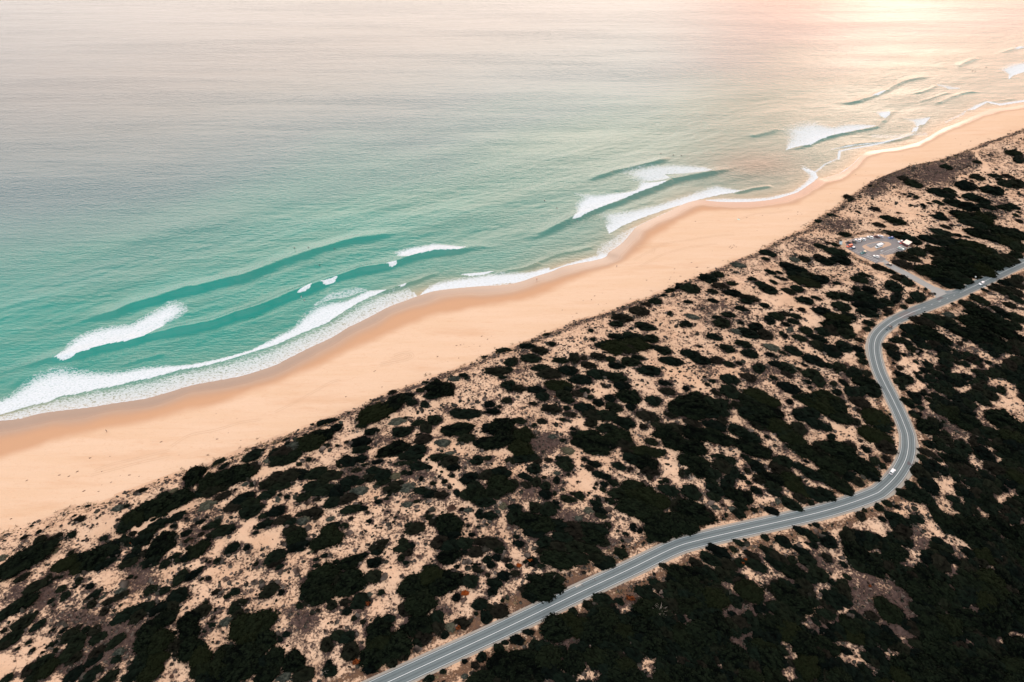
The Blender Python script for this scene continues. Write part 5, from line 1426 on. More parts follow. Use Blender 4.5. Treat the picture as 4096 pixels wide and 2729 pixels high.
# ------------------------------------------------------------------ vehicles
def prism(bm, prof, w, bev=.05):
    """side outline (x, z) drawn out across the width"""
    a = [bm.verts.new((x, -w / 2, z)) for x, z in prof]
    b = [bm.verts.new((x, w / 2, z)) for x, z in prof]
    n = len(prof)
    fs = [bm.faces.new(a), bm.faces.new(b[::-1])]
    for i in range(n):
        fs.append(bm.faces.new((a[i], b[i], b[(i + 1) % n], a[(i + 1) % n])))
    bmesh.ops.recalc_face_normals(bm, faces=fs)
    if bev:
        bmesh.ops.bevel(bm, geom=list({e for f in fs for e in f.edges}), offset=bev, segments=2, affect='EDGES', clamp_overlap=True)


def frustum(bm, lo, hi, z0, z1):
    """lo/hi: x0, x1, half width"""
    v = []
    for (x0, x1, w), z in ((lo, z0), (hi, z1)):
        v += [bm.verts.new(p) for p in ((x0, -w, z), (x1, -w, z), (x1, w, z), (x0, w, z))]
    for f in ((3, 2, 1, 0), (4, 5, 6, 7), (0, 1, 5, 4), (1, 2, 6, 5), (2, 3, 7, 6), (3, 0, 4, 7)):
        bm.faces.new([v[i] for i in f])


def wheel(parent, x, y, r):
    bm = bmesh.new()
    bmesh.ops.create_cone(bm, cap_ends=True, segments=18, radius1=r, radius2=r, depth=.22, matrix=Matrix.Translation((x, y, r)) @ Matrix.Rotation(math.pi / 2, 4, 'X'))
    o = bm_obj("wheel", bm, M_TYRE, parent)
    bm = bmesh.new()
    bmesh.ops.create_cone(bm, cap_ends=True, segments=14, radius1=r * .62, radius2=r * .62, depth=.24, matrix=Matrix.Translation((x, y, r)) @ Matrix.Rotation(math.pi / 2, 4, 'X'))
    bm_obj("rim", bm, M_RIM, o)


def car(kind, paint, label, cat, a, b, group, roof=None, extra=None):
    """a: rear end, b: front end, as photo points on the ground"""
    p, q = gp([a[0], b[0]], [a[1], b[1]], Z0 + .55)
    c = (p + q) / 2; h = math.atan2(q[1] - p[1], q[0] - p[0])
    name = {'ute': 'pickup_truck', 'van': 'van', 'suv': 'parked_car', 'hatch': 'parked_car', 'wagon': 'parked_car'}[kind]
    if 'driving' in label: name = 'car' if kind != 'ute' else 'pickup_truck'
    o = empty(name, (c[0], c[1], Z0 + .02), h)
    tag(o, label, cat, group)
    L, W, H, belt, xr, xf, dr, df = {
        'suv': (4.75, 1.92, 1.80, 1.08, -2.20, 1.15, .22, .75), 'hatch': (4.25, 1.78, 1.48, .92, -1.95, 1.05, .45, .85),
        'wagon': (4.75, 1.82, 1.54, .95, -2.20, 1.05, .40, .85), 'ute': (5.25, 1.88, 1.78, 1.06, -.85, 1.15, .18, .72), 'van': (4.9, 1.9, 2.0, 1.15, -2.35, 1.55, .10, .65)}[kind]
    l2 = L / 2
    bm = bmesh.new()
    hood = belt - (.10 if kind != 'van' else .12)
    prof = [(-l2 + .05, .30), (-l2, .55), (-l2 + .03, belt - .05), (-l2 + .12, belt), (xf + .05, belt), (l2 - .35, hood), (l2 - .06, hood - .16), (l2, .55), (l2 - .08, .30)]
    prism(bm, prof, W, .07)
    top = (xr + dr, xf - df, W / 2 - .24)
    x0, x1, w = top
    # roof panel and the pillars that carry it
    bm_box(bm, ((x0 + x1) / 2, 0, H - .03), (x1 - x0 + .10, 2 * w + .10, .08), bev=.03)
    lo = (xr, xf, W / 2 - .07)
    for sx, X0, X1 in ((0, lo[0], x0), (1, lo[1], x1)):
        for sy in (-1, 1):
            bm_tube(bm, (X0, sy * lo[2], belt - .02), (X1, sy * w, H - .04), .055, n=6)
    for sy in (-1, 1):
        xm = (xr + xf) / 2 + .1
        bm_tube(bm, (xm, sy * (lo[2] + .0), belt - .02), (xm - .1, sy * (w + .01), H - .04), .05, n=6)
        # mirrors
        bm_box(bm, (xf - .35, sy * (W / 2 + .08), belt + .10), (.14, .20, .14), bev=.03)
    bm_obj("body", bm, paint, o)
    bm = bmesh.new(); frustum(bm, lo, (x0, x1, w), belt - .01, H - .055)
    bm_obj("windows", bm, M_GLASS, o)
    r = .36 if kind in ('suv', 'ute') else .32
    for x in (-l2 + .92, l2 - .92):
        for s in (-1, 1):
            wheel(o, x, s * (W / 2 - .10), r)
    for s in (-1, 1):
        bm = bmesh.new(); bm_box(bm, (l2 - .07, s * (W / 2 - .26), hood - .24), (.16, .40, .15), bev=.03); bm_obj("headlight", bm, M_LAMP, o)
        bm = bmesh.new(); bm_box(bm, (-l2 + .05, s * (W / 2 - .17), belt - .22), (.14, .24, .28), bev=.03); bm_obj("tail_light", bm, M_TAIL, o)
    if kind == 'ute':
        bm = bmesh.new(); bm_box(bm, (-l2 + .95, 0, belt + .012), (1.55, W - .34, .02)); bm_obj("tray_liner", bm, M_TYRE, o)
        if roof is not None:
            bm = bmesh.new(); frustum(bm, (-l2 + .10, -.92, W / 2 - .06), (-l2 + .2, -.80, W / 2 - .18), belt + .025, H - .02)
            bm_obj("canopy", bm, roof, o)
    elif roof is not None:
        bm = bmesh.new(); bm_box(bm, ((x0 + x1) / 2, 0, H + .03), (x1 - x0 + .12, 2 * w + .12, .05), bev=.02); bm_obj("roof_panel", bm, roof, o)
    return o, c, h, H


def build_vehicles():
    W1 = (3340, 920, 13.07); W2 = (3480, 920, 10.455)
    pk = "cars parked in the beach car park"
    def z1(x, y): return T(*W1, [(x, y)])[0]
    def z2(x, y): return T(*W2, [(x, y)])[0]
    # each: rear, front
    car('suv', P_BLACK, "black four-wheel-drive parked beside the pale corner deck of the car park", "car", z1(865, 715), z1(565, 630), pk)
    car('ute', P_DARK, "charcoal pickup with an open tray parked between black and white cars", "pickup", z1(1120, 690), z1(790, 575), pk)
    car('suv', P_WHITE, "white wagon with roof bars parked by the person in dark clothes", "car", z1(1350, 605), z1(1045, 505), pk)
    car('wagon', P_SILVER, "pale silver wagon, last parked before the gap in the sandy row", "car", z1(1600, 545), z1(1310, 440), pk)
    car('suv', P_WHITE, "white four-wheel-drive parked below the low timber lookout fence", "car", z1(1985, 445), z1(1690, 355), pk)
    car('ute', P_MAROON, "dark maroon pickup parked against a pale grey sedan", "pickup", z2(375, 320), z2(165, 255), pk)
    car('wagon', P_GREY, "pale grey sedan parked at the far end of the sandy row", "car", z2(535, 300), z2(325, 235), pk)
    car('hatch', P_BLUE, "bright blue hatchback parked alone by the curved rail fence", "car", z2(980, 325), z2(765, 340), pk)
    car('hatch', P_WHITE, "white hatchback parked beside the red car near the hut", "car", z2(1390, 470), z2(1170, 505), pk)
    car('hatch', P_RED, "red car half hidden by the brick hut", "car", z2(1440, 530), z2(1250, 565), pk)
    o, c, h, H = car('wagon', P_PALE, "pale mint wagon with boards on its roof parked by the hut", "car", z2(1165, 730), z2(1420, 815), pk)
    for k, (dy, m) in enumerate(((-.35, P_WHITE), (.32, P_PINK))):
        b = surfboard(m, 2.2)
        b.location = (c[0] - math.sin(h) * dy - math.cos(h) * .3, c[1] + math.cos(h) * dy - math.sin(h) * .3, Z0 + .02 + H + .06); b.rotation_euler = (0, 0, h)
        tag(b, ("white surfboard" if k == 0 else "pinkish surfboard") + " strapped on the roof of the pale mint wagon", "surfboard", "surfboards on the roof of the wagon")
    car('ute', P_TEAL, "dark teal pickup with a pale canopy parked across the marked bays", "pickup", z1(1620, 1140), z1(1320, 1255), pk, roof=P_SAND)
    car('wagon', P_NAVY, "dark blue wagon with a silver roof parked next to the orange van", "car", z1(1085, 930), z1(745, 985), pk, roof=P_SILVER)
    car('van', P_ORANGE, "orange-red van parked next to the dark blue wagon", "van", z1(920, 820), z1(590, 890), pk)
    dr = "cars driving on the road and access road"
    car('wagon', P_WHITE, "white hatchback driving out of the car park past the marked bays", "car", z2(375, 1150), z2(155, 1080), dr)
    car('hatch', P_BLACK, "black hatchback driving on the concrete access road", "car", z2(900, 1475), z2(685, 1410), dr, roof=P_SAND)
    s = (3350, 1750, 5.2275)
    car('suv', P_WHITE, "white wagon driving round the lower road bend with red tail lights", "car", T(*s, [(1105, 765)])[0], T(*s, [(1185, 668)])[0], dr)
    e = (3400, 1050, 3.382)
    car('ute', P_BLACKTEAL, "black pickup driving round the upper road bend with headlights on", "pickup", T(*e, [(562, 868)])[0], T(*e, [(500, 905)])[0], dr)
    car('suv', P_WHITE, "white wagon driving on the straight towards the road junction", "car", T(*e, [(1815, 270)])[0], T(*e, [(1742, 304)])[0], dr)
    # motorhome
    p, q = gp(*zip(z2(480, 690), z2(215, 775)), Z0)
    c = (p + q) / 2; h = math.atan2(q[1] - p[1], q[0] - p[0])
    o = empty("motorhome", (c[0], c[1], Z0 + .02), h)
    tag(o, "white motorhome with a boxy body parked on the traffic island", "motorhome")
    bm = bmesh.new(); prism(bm, [(-3.2, .5), (-3.2, 2.95), (-3.05, 3.1), (1.1, 3.1), (2.0, 2.75), (2.0, 2.15), (1.25, 1.9), (1.25, .5)], 2.25, .08); bm_obj("living_box", bm, P_WHITE, o)
    bm = bmesh.new(); prism(bm, [(1.26, .4), (1.26, 2.0), (1.75, 2.05), (2.35, 1.25), (3.1, 1.05), (3.2, .5), (3.1, .4)], 1.95, .06); bm_obj("cab", bm, P_WHITE, o)
    bm = bmesh.new()
    v = [bm.verts.new(t) for t in ((1.80, -.82, 2.02), (1.80, .82, 2.02), (2.38, .86, 1.28), (2.38, -.86, 1.28))]; bm.faces.new(v)
    v2 = bmesh.ops.extrude_face_region(bm, geom=bm.faces[:]); bmesh.ops.translate(bm, vec=(.03, 0, .03), verts=[x for x in v2['geom'] if isinstance(x, bmesh.types.BMVert)])
    bm_obj("windscreen", bm, M_GLASS, o)
    for sy in (-1, 1):
        bm = bmesh.new(); bm_box(bm, (1.68, sy * .985, 1.55), (.62, .02, .5)); bm_obj("cab_window", bm, M_GLASS, o)
        bm = bmesh.new(); bm_box(bm, (-1.6, sy * 1.132, 2.1), (1.0, .02, .6)); bm_obj("side_window", bm, M_GLASS, o)
        bm = bmesh.new(); bm_box(bm, (3.16, sy * .7, .82), (.1, .34, .22)); bm_obj("headlight", bm, M_LAMP, o)
        bm = bmesh.new(); bm_box(bm, (-3.21, sy * .95, .9), (.06, .18, .4)); bm_obj("tail_light", bm, M_TAIL, o)
        for x in (-1.9, 2.3): wheel(o, x, sy * .95, .36)
    bm = bmesh.new(); bm_box(bm, (.1, 1.135, 1.45), (.7, .03, 1.8)); bm_obj("door", bm, P_GREY, o)
    bm = bmesh.new(); bm_box(bm, (-.6, 0, 3.14), (.8, .8, .08), bev=.02); bm_obj("roof_hatch", bm, P_GREY, o)


def surfboard(mat, L=2.1):
    bm = bmesh.new()
    n = 14; rows = []
    for i in range(n + 1):
        t = i / n; x = (t - .5) * L
        w = .27 * max(0.03, math.sin(math.pi * min(.985, max(.015, t)) ** .85)) ** .62
        z = .10 * (2 * t - 1) ** 4
        rows.append([bm.verts.new((x, y, z + dz)) for y, dz in ((-w, 0), (-w * .6, .035), (0, .045), (w * .6, .035), (w, 0), (w * .5, -.03), (-w * .5, -.03))])
    for a, b in zip(rows[:-1], rows[1:]):
        for k in range(7): bm.faces.new((a[k], a[(k + 1) % 7], b[(k + 1) % 7], b[k]))
    bm.faces.new(rows[0][::-1]); bm.faces.new(rows[-1])
    o = bm_obj("surfboard", bm, mat, None, True)
    return o


# ------------------------------------------------------------------ people
POSES = {
    # pelvis, chest, neck, head, then per side (sign): shoulder, elbow, wrist, hand dir, hip, knee, ankle, toe
    'stand': dict(pel=(0, 0, .93), che=(.02, 0, 1.28), nec=(.02, 0, 1.46), hea=(.05, 0, 1.64),
                  sh=(.02, .19, 1.40), el=(-.03, .25, 1.12), wr=(.06, .26, .88), hd=(.02, 0, -.09), hi=(0, .10, .90), kn=(.04, .11, .50), an=(-.02, .11, .09), to=(.16, .13, .03), gait=.16),
    'prone': dict(pel=(-.15, 0, .22), che=(.25, 0, .30), nec=(.42, 0, .40), hea=(.56, 0, .50),
                  sh=(.34, .19, .30), el=(.55, .33, .12), wr=(.75, .34, -.04), hd=(.09, 0, -.02), hi=(-.18, .09, .20), kn=(-.58, .11, .17), an=(-.98, .10, .16), to=(-1.14, .11, .12), gait=.05),
    'sit': dict(pel=(0, 0, .16), che=(.05, 0, .52), nec=(.07, 0, .70), hea=(.10, 0, .88),
                sh=(.06, .19, .63), el=(.12, .26, .38), wr=(.30, .22, .25), hd=(.08, 0, -.03), hi=(.02, .10, .14), kn=(.34, .30, .06), an=(.36, .32, -.36), to=(.50, .34, -.42), gait=.0),
    'ride': dict(pel=(-.10, 0, .58), che=(.08, 0, .88), nec=(.16, 0, 1.04), hea=(.24, 0, 1.20),
                 sh=(.12, .19, .98), el=(.16, .46, .96), wr=(.22, .68, 1.02), hd=(.06, .07, .0), hi=(-.10, .10, .55), kn=(.16, .30, .34), an=(.0, .42, .08), to=(.18, .46, .04), gait=.0),
}


def person(pose, cols, hair_m):
    P = POSES[pose]
    V, E, Rr, K = [], [], [], []
    def v(p, r, parent, kind):
        V.append(p); Rr.append(r); K.append(kind)
        if parent is not None: E.append((parent, len(V) - 1))
        return len(V) - 1
    pel = v(P['pel'], .135, None, 1)
    wai = v(tuple((a + b) / 2 for a, b in zip(P['pel'], P['che'])), .125, pel, 0)
    che = v(P['che'], .150, wai, 0)
    nec = v(P['nec'], .062, che, 2)
    hea = v(P['hea'], .098, nec, 2)
    d = [a - b for a, b in zip(P['hea'], P['nec'])]
    v(tuple(a + .45 * b for a, b in zip(P['hea'], d)), .085, hea, 2)
    v((P['hea'][0] + .085, 0, P['hea'][2] - .01), .022, hea, 2)       # nose and brow
    for s in (-1, 1):
        f = lambda k, g=0.0: (P[k][0] + g * s, P[k][1] * s, P[k][2])
        a = v(f('sh'), .068, che, 0)
        b = v(f('el', -P['gait'] * .3), .047, a, 0)
        c = v(f('wr', -P['gait'] * .8), .030, b, 2)
        w = V[c]; hd = P['hd']
        palm = v((w[0] + hd[0], w[1] + hd[1] * s, w[2] + hd[2]), .034, c, 2)
        pw = V[palm]
        n = math.sqrt(sum(q * q for q in hd)) or 1
        u = [q / n for q in hd]; u[1] *= s
        lat = (1, 0, 0) if abs(u[2]) > .7 else (0, 1, 0)
        for k, ln in enumerate((.070, .080, .074, .058)):
            o_ = (k - 1.5) * .020
            v((pw[0] + u[0] * ln + lat[0] * o_ + .012, pw[1] + u[1] * ln + lat[1] * o_, pw[2] + u[2] * ln), .009, palm, 2)
        v((w[0] + u[0] * .05 + .045, w[1] + u[1] * .05 - lat[1] * .05 * s, w[2] + u[2] * .05), .010, c, 2)
        h = v(f('hi'), .100, pel, 1)
        k = v(f('kn', P['gait'] * .8), .062, h, 1)
        an = v(f('an', P['gait']), .042, k, 3)
        v(f('to', P['gait']), .032, an, 3)
    me = bpy.data.meshes.new("tmp_body"); me.from_pydata(V, E, []); me.update()
    o = bpy.data.objects.new("tmp_body", me); COL.objects.link(o)
    o.modifiers.new("skin", 'SKIN'); sub = o.modifiers.new("sub", 'SUBSURF'); sub.levels = 1; sub.render_levels = 1
    for i, sv in enumerate(me.skin_vertices[0].data):
        sv.radius = (Rr[i], Rr[i]); sv.use_root = i == 0
    dg = bpy.context.evaluated_depsgraph_get(); dg.update()
    em = bpy.data.meshes.new_from_object(o.evaluated_get(dg))
    bpy.data.objects.remove(o); bpy.data.meshes.remove(me)
    em.name = "person"
    co = np.array([q.co for q in em.vertices]); Va = np.array(V)
    kk = np.array(K)[((co[:, None] - Va[None]) ** 2).sum(2).argmin(1)]
    em.materials.clear()
    for m in cols: em.materials.append(m)         # 0 top, 1 legs, 2 skin, 3 feet
    for p in em.polygons:
        p.material_index = int(np.bincount(kk[list(p.vertices)], minlength=4).argmax()); p.use_smooth = True
    body = obj("person", em)
    bm = bmesh.new()
    bmesh.ops.create_uvsphere(bm, u_segments=12, v_segments=8, radius=.112, matrix=Matrix.Translation((P['hea'][0] - .025, 0, P['hea'][2] + .055)) @ Matrix.Diagonal((1.05, .95, .9, 1)))
    bm_obj("hair", bm, hair_m, body, True)
    return body


def build_people():
    """walkers on the sand, surfers in the water and on their boards"""
    wet = [M_WET, M_WET, M_SKIN, M_WET]
    def put(o, x, y, z, h, lab, grp, sc=1.15):
        o.location = (x, y, z); o.rotation_euler = (0, 0, h); o.scale = (sc, sc, sc)
        tag(o, lab, "person", grp)
    gb = "people on the beach"
    for (px, py), top, leg, h, lab in (
            ((428, 1729), M_WET, M_WET, SH + 2.8, "person in dark clothes walking alone on the dry sand"),
            ((2147, 1122), P_ORANGE, M_DARKCLOTH, SH + .2, "person in a bright orange top at the edge of the swash"),
            ((2467, 1069), M_DENIM, M_DARKCLOTH, SH + 2.9, "person in dark trousers walking by the wet sand line mid-beach")):
        p = land(px, py)[0]
        put(person('stand', [top, leg, M_SKIN, M_SKIN], M_HAIR), p[0], p[1], p[2], h, lab, gb, 1.25)
    p = land(2953, 877)[0]
    put(person('sit', [P_WHITE, M_MINT, M_SKIN, M_SKIN], M_HAIR), p[0], p[1], p[2], SH - 1.2, "person in a white shirt sitting on a mint towel on the sand", gb, 1.25)
    t = bmesh.new(); bm_box(t, (0, 0, .03), (2.0, 1.1, .03), bev=.01)
    to = bm_obj("beach_towel", t, M_MINT); to.location = p + np.array([.1, -.4, .02]); to.rotation_euler = (0, 0, SH - 1.2)
    tag(to, "mint green beach towel spread on the sand under the sitting person", "towel")
    p = gp(3443.5, 970.5, Z0)
    put(person('stand', [M_DARKCLOTH, M_WET, M_SKIN, M_SKIN], M_HAIR), p[0], p[1], Z0 + .02, 1.0, "person in dark clothes standing behind the white wagon in the car park", "people in the car park")
    sea = [((1178, 992), 'sit', "surfer in a black wetsuit sitting on a board beyond the long green swell"),
           ((1235, 997), 'sit', "surfer in a black wetsuit sitting upright just behind the long green swell"),
           ((1338, 997), 'prone', "surfer in a black wetsuit lying on a white board on the green wave face"),
           ((1278, 1060), 'prone', "surfer in a black wetsuit paddling between the two green swells"),
           ((1204, 1184), 'sit', "surfer in a black wetsuit beside a white board under the curling wave"),
           ((1217, 1199), 'prone', "surfer in a black wetsuit paddling just shoreward of the curling wave"),
           ((2179, 803), 'sit', "surfer in a black wetsuit sitting alone seaward of the broad foam"),
           ((2228, 831), 'prone', "surfer in a black wetsuit paddling close to the broad foam"),
           ((2309, 886), 'ride', "surfer in a black wetsuit standing and riding the broad foaming wave"),
           ((2644, 615), 'prone', "surfer in a black wetsuit paddling, first of three beyond the upper foam"),
           ((2694, 621), 'sit', "surfer in a black wetsuit sitting, middle one of three beyond the upper foam"),
           ((2726, 623), 'prone', "surfer in a black wetsuit paddling, last of three beyond the upper foam"),
           ((3891, 283), 'sit', "surfer in a black wetsuit sitting in the golden water beside another"),
           ((3902, 286), 'sit', "surfer in a black wetsuit upright in the golden water next to another"),
           ((3945, 269), 'prone', "surfer in a black wetsuit lying flat in the golden water"),
           ((4066, 184), 'prone', "surfer in a black wetsuit paddling at the far golden breaker")]
    rng = np.random.default_rng(5)
    proto = {}
    for i, ((px, py), pose, lab) in enumerate(sea):
        x, y = gp(px, py, .3)
        h = SH + rng.uniform(1.2, 2.0) if pose != 'ride' else SH - .7
        z = sea_height(x, y)
        if pose not in proto:
            o = proto[pose] = person(pose, wet, M_HAIR)
        else:
            o = proto[pose].copy(); COL.objects.link(o)
            for ch in proto[pose].children:
                c2 = ch.copy(); COL.objects.link(c2); c2.parent = o
        put(o, x, y, z + (.10 if pose != 'sit' else .02), h, lab, "surfers in the water")
        white = i in (2, 4, 5, 8)
        b = surfboard(P_WHITE if white else P_DARKBOARD)
        b.location = (x, y, z + .06); b.rotation_euler = (0, 0, h); b.scale = (1.15, 1.15, 1.15)
        tag(b, ("white" if white else "dark") + " surfboard under the " + lab.replace("surfer in a black wetsuit ", "surfer "), "surfboard", "surfboards in the water")


def sea_height(x, y):
    me = bpy.data.objects['sea'].data
    if not hasattr(sea_height, 'kd'):
        n = len(me.vertices); a = np.empty(n * 3, np.float32); me.vertices.foreach_get('co', a)
        sea_height.kd = a.reshape(-1, 3)
    d = (sea_height.kd[:, 0] - x) ** 2 + (sea_height.kd[:, 1] - y) ** 2
    return float(sea_height.kd[d.argmin(), 2])


# ------------------------------------------------------------------ hut, fences, posts, signs
def build_furniture():
    W2 = (3480, 920, 10.455)
    A, Bc, C = [gp(*T(*W2, [q])[0], Z0) for q in ((1352, 640), (1548, 728), (1735, 690))]
    ex = (A - Bc); Lx = np.linalg.norm(ex); hd = math.atan2(ex[1], ex[0])
    ey = C - Bc; Ly = abs(-math.sin(hd) * ey[0] + math.cos(hd) * ey[1]); sgn = 1 if (-math.sin(hd) * ey[0] + math.cos(hd) * ey[1]) > 0 else -1
    o = empty("toilet_block", (Bc[0], Bc[1], Z0), hd)
    tag(o, "small dark brick hut with a pale sloping roof beside the car park", "hut")
    bm = bmesh.new()
    h0, h1 = 2.7, 3.2
    v = [bm.verts.new(p) for p in ((0, 0, 0), (Lx, 0, 0), (Lx, sgn * Ly, 0), (0, sgn * Ly, 0), (0, 0, h0), (Lx, 0, h0), (Lx, sgn * Ly, h1), (0, sgn * Ly, h1))]
    for f in ((0, 1, 2, 3), (4, 5, 6, 7), (0, 1, 5, 4), (1, 2, 6, 5), (2, 3, 7, 6), (3, 0, 4, 7)): bm.faces.new([v[i] for i in f])
    bm_obj("wall", bm, M_BRICK, o)
    bm = bmesh.new()
    sl = (h1 - h0) / Ly; n = 24
    rows = []
    for i in range(n + 1):
        x = -.5 + (Lx + 1.0) * i / n
        rows.append([bm.verts.new((x, sgn * y, h0 + .06 + sl * y + (.05 if i % 2 else 0) + dz)) for y, dz in ((-.6, 0), (Ly + .6, 0), (Ly + .6, -.1), (-.6, -.1))])
    for a, b in zip(rows[:-1], rows[1:]):
        for k in range(4): bm.faces.new((a[k], a[(k + 1) % 4], b[(k + 1) % 4], b[k]))
    bm.faces.new(rows[0]); bm.faces.new(rows[-1][::-1])
    bm_obj("roof", bm, M_ROOF, o)
    bm = bmesh.new(); bm_box(bm, (-.03, sgn * Ly * .36, 1.1), (.06, Ly * .26, 2.1)); d = bm_obj("door", bm, M_DOORB, o)
    bm = bmesh.new(); bm_box(bm, (-.09, sgn * Ly * .44, 1.05), (.05, .05, .18)); bm_obj("handle", bm, M_RIM, d)
    bm = bmesh.new(); bm_box(bm, (-.03, sgn * Ly * .72, 1.25), (.06, Ly * .34, 2.0)); bm_obj("wall_panel", bm, M_DOORB, o)
    bm = bmesh.new(); bm_box(bm, (Lx * .35, -sgn * .03, 2.1), (1.0, .06, .5)); bm_obj("vent", bm, P_GREY, o)
    sheet("concrete_apron", T(*W2, pairs("1180,640,1340,610,1420,680,1560,745,1760,700,1800,690,1640,790,1500,760,1330,700")), Z0 + .012, M_CONC)
    # post and rail fences
    c = (3300, 880, 5.2275)
    def fence(txt, lab, mat, hgt=1.05, step=2.4):
        P = land(*zip(*T(*c, pairs(txt))))[:, :2]
        L = np.concatenate([[0], np.cumsum(np.linalg.norm(np.diff(P, axis=0), axis=1))])
        n = max(2, int(L[-1] / step))
        t = np.linspace(0, L[-1], n + 1)
        Q = np.column_stack([np.interp(t, L, P[:, 0]), np.interp(t, L, P[:, 1])])
        z = terrain(Q[:, 0], Q[:, 1])
        o = empty("rail_fence", (Q[0, 0], Q[0, 1], z[0]))
        tag(o, lab, "fence", "timber fences of the car park")
        R = np.column_stack([Q - Q[0], z - z[0]])
        for p in R:
            bm = bmesh.new(); bm_box(bm, (p[0], p[1], hgt / 2 - .1), (.16, .16, hgt + .2), bev=.02)
            for vv in bm.verts: vv.co.z += p[2]
            bm_obj("post", bm, mat, o)
        for hh in (.5, .98):
            bm = bmesh.new()
            for a, b in zip(R[:-1], R[1:]):
                a = Vector(a) + Vector((0, 0, hh * hgt)); b = Vector(b) + Vector((0, 0, hh * hgt)); dd = b - a
                bm_tube(bm, a, b, .085, n=6)
            bm_obj("rail", bm, mat, o)
    fence("292,500,296,428,480,385,660,345", "timber rail fence running from the pale deck along the sandy car row", M_TIMBER)
    fence("740,290,810,322,900,305,1050,275,1120,265", "bent timber lookout fence above the white four-wheel-drive", M_TIMBER)
    fence("1200,268,1300,282,1430,310,1560,375,1695,445", "curved timber fence running to the brick hut", M_TIMBER)
    # pale deck
    P = gp(*zip(*T(3340, 920, 13.07, pairs("232,548,385,590,352,782,212,752"))), Z0)
    o = empty("deck", (P[0, 0], P[0, 1], Z0)); tag(o, "pale grey-blue boarded deck at the corner of the car park", "deck")
    a, b, d = P[0], P[1], P[3]
    n = 16
    bm = bmesh.new()
    for i in range(n):
        t0, t1 = i / n, (i + .9) / n
        q = [a + (b - a) * u + (P[2] - b if u else 0) * 0 + (d - a) * t for u, t in ((0, t0), (1, t0), (1, t1), (0, t1))]
        vs = [bm.verts.new((*(p - a), .32)) for p in q] + [bm.verts.new((*(p - a), .25)) for p in q]
        for f in ((0, 1, 2, 3), (7, 6, 5, 4), (0, 4, 5, 1), (1, 5, 6, 2), (2, 6, 7, 3), (3, 7, 4, 0)): bm.faces.new([vs[k] for k in f])
    bm_obj("boards", bm, M_DECK, o)
    bm = bmesh.new()
    for u in (.08, .5, .92):
        p0 = a + (b - a) * u - a; p1 = p0 + (d - a)
        bm_tube(bm, (*p0, .16), (*p1, .16), .08, n=6)
    bm_obj("joists", bm, M_TIMBER, o)
    # timber posts: one is built, the others are copies
    def posts(P, lab, grp, hgt=.95):
        for i, p in enumerate(P):
            if posts.proto is None:
                bm = bmesh.new(); bm_box(bm, (0, 0, hgt / 2 - .12), (.22, .22, hgt + .2), bev=.03)
                o = posts.proto = bm_obj("timber_post", bm, M_TIMBER)
            else:
                o = posts.proto.copy(); COL.objects.link(o)
            z = terrain(p[0:1], p[1:2])[0]
            o.location = (p[0], p[1], z); o.rotation_euler = (0, 0, i * .7)
            tag(o, lab, "bollard", grp)
    posts.proto = None
    def along(px, step):
        P = gp(*zip(*px), Z0)
        return resample(P, step)
    posts(along(T(*c, pairs("412,562,500,612,600,672,700,742,800,795,900,845,1000,895,1055,925")), 1.9), "short timber post in the row edging the marked bays beside the dunes", "timber posts along the marked bays")
    posts(along(T(*c, pairs("1225,700,1240,775,1300,822,1400,880,1500,930")) + T(3400, 1050, 3.382, pairs("650,25,760,90,900,165,1050,240,1150,290,1230,325")), 1.9),
          "short timber post in the row beside the concrete access road", "timber posts along the access road")
    # white guide posts
    def guide(px, py, lab, hgt=1.25):
        p = land(px, py)[0]
        if guide.proto is None:
            o = empty("guide_post")
            bm = bmesh.new(); bm_box(bm, (0, 0, hgt / 2), (.16, .05, hgt), bev=.01); bm_obj("post", bm, P_WHITE, o)
            bm = bmesh.new(); bm_box(bm, (0, -.032, hgt - .18), (.08, .012, .16)); bm_obj("reflector", bm, M_TAIL, o)
            guide.proto = o
        else:
            o = guide.proto.copy(); COL.objects.link(o)
            for ch in guide.proto.children:
                c2 = ch.copy(); COL.objects.link(c2); c2.parent = o
        o.location = p; o.rotation_euler = (0, 0, SH)
        tag(o, lab, "guide post", "white road guide posts")
    guide.proto = None
    guide(3526, 1898, "white guide post on the verge beside the white wagon on the bend")
    guide(3377, 1985, "white guide post at the dark shrubs before the lower road bend")
    guide(3547, 1360, "white guide post on the inner side of the upper road bend")
    guide(3546, 1440, "white guide post on the verge just below the upper road bend")
    guide(3586, 1550, "white guide post halfway down the straight between the bends")
    guide(3927, 1109, "white guide post on the verge beyond the round white sign")
    guide(3823, 1156, "white guide post standing at the corner of the road junction")
    guide(2758, 2222, "white guide post on the grassy verge of the lower straight")
    # round white sign
    p = land(3898, 1117)[0]
    o = empty("road_sign", p); tag(o, "white square road sign on a pole before the road junction", "sign")
    bm = bmesh.new(); bm_tube(bm, (0, 0, 0), (0, 0, 2.6), .05); bm_obj("pole", bm, M_RIM, o)
    bm = bmesh.new(); bm_box(bm, (0, -.06, 2.15), (1.0, .04, .95), bev=.015); pl = bm_obj("plate", bm, P_WHITE, o)
    o.rotation_euler = (0, 0, math.atan2(W_ROAD[-2][1] - W_ROAD[-6][1], W_ROAD[-2][0] - W_ROAD[-6][0]) - 1.5)
    for px, py, lab in ((3885, 1130, "low white marker board on the seaward verge by the junction"), (3937, 1149, "low white marker board on the inland verge beside the white wagon")):
        p = land(px, py)[0]
        o = empty("marker_board", p, SH - .5); tag(o, lab, "marker board", "low white marker boards")
        for s in (-.7, .7):
            bm = bmesh.new(); bm_box(bm, (s, 0, .35), (.1, .1, .8)); bm_obj("post", bm, M_TIMBER, o)
        bm = bmesh.new(); bm_box(bm, (0, -.07, .62), (2.0, .05, .5), bev=.01); bm_obj("board", bm, P_WHITE, o)
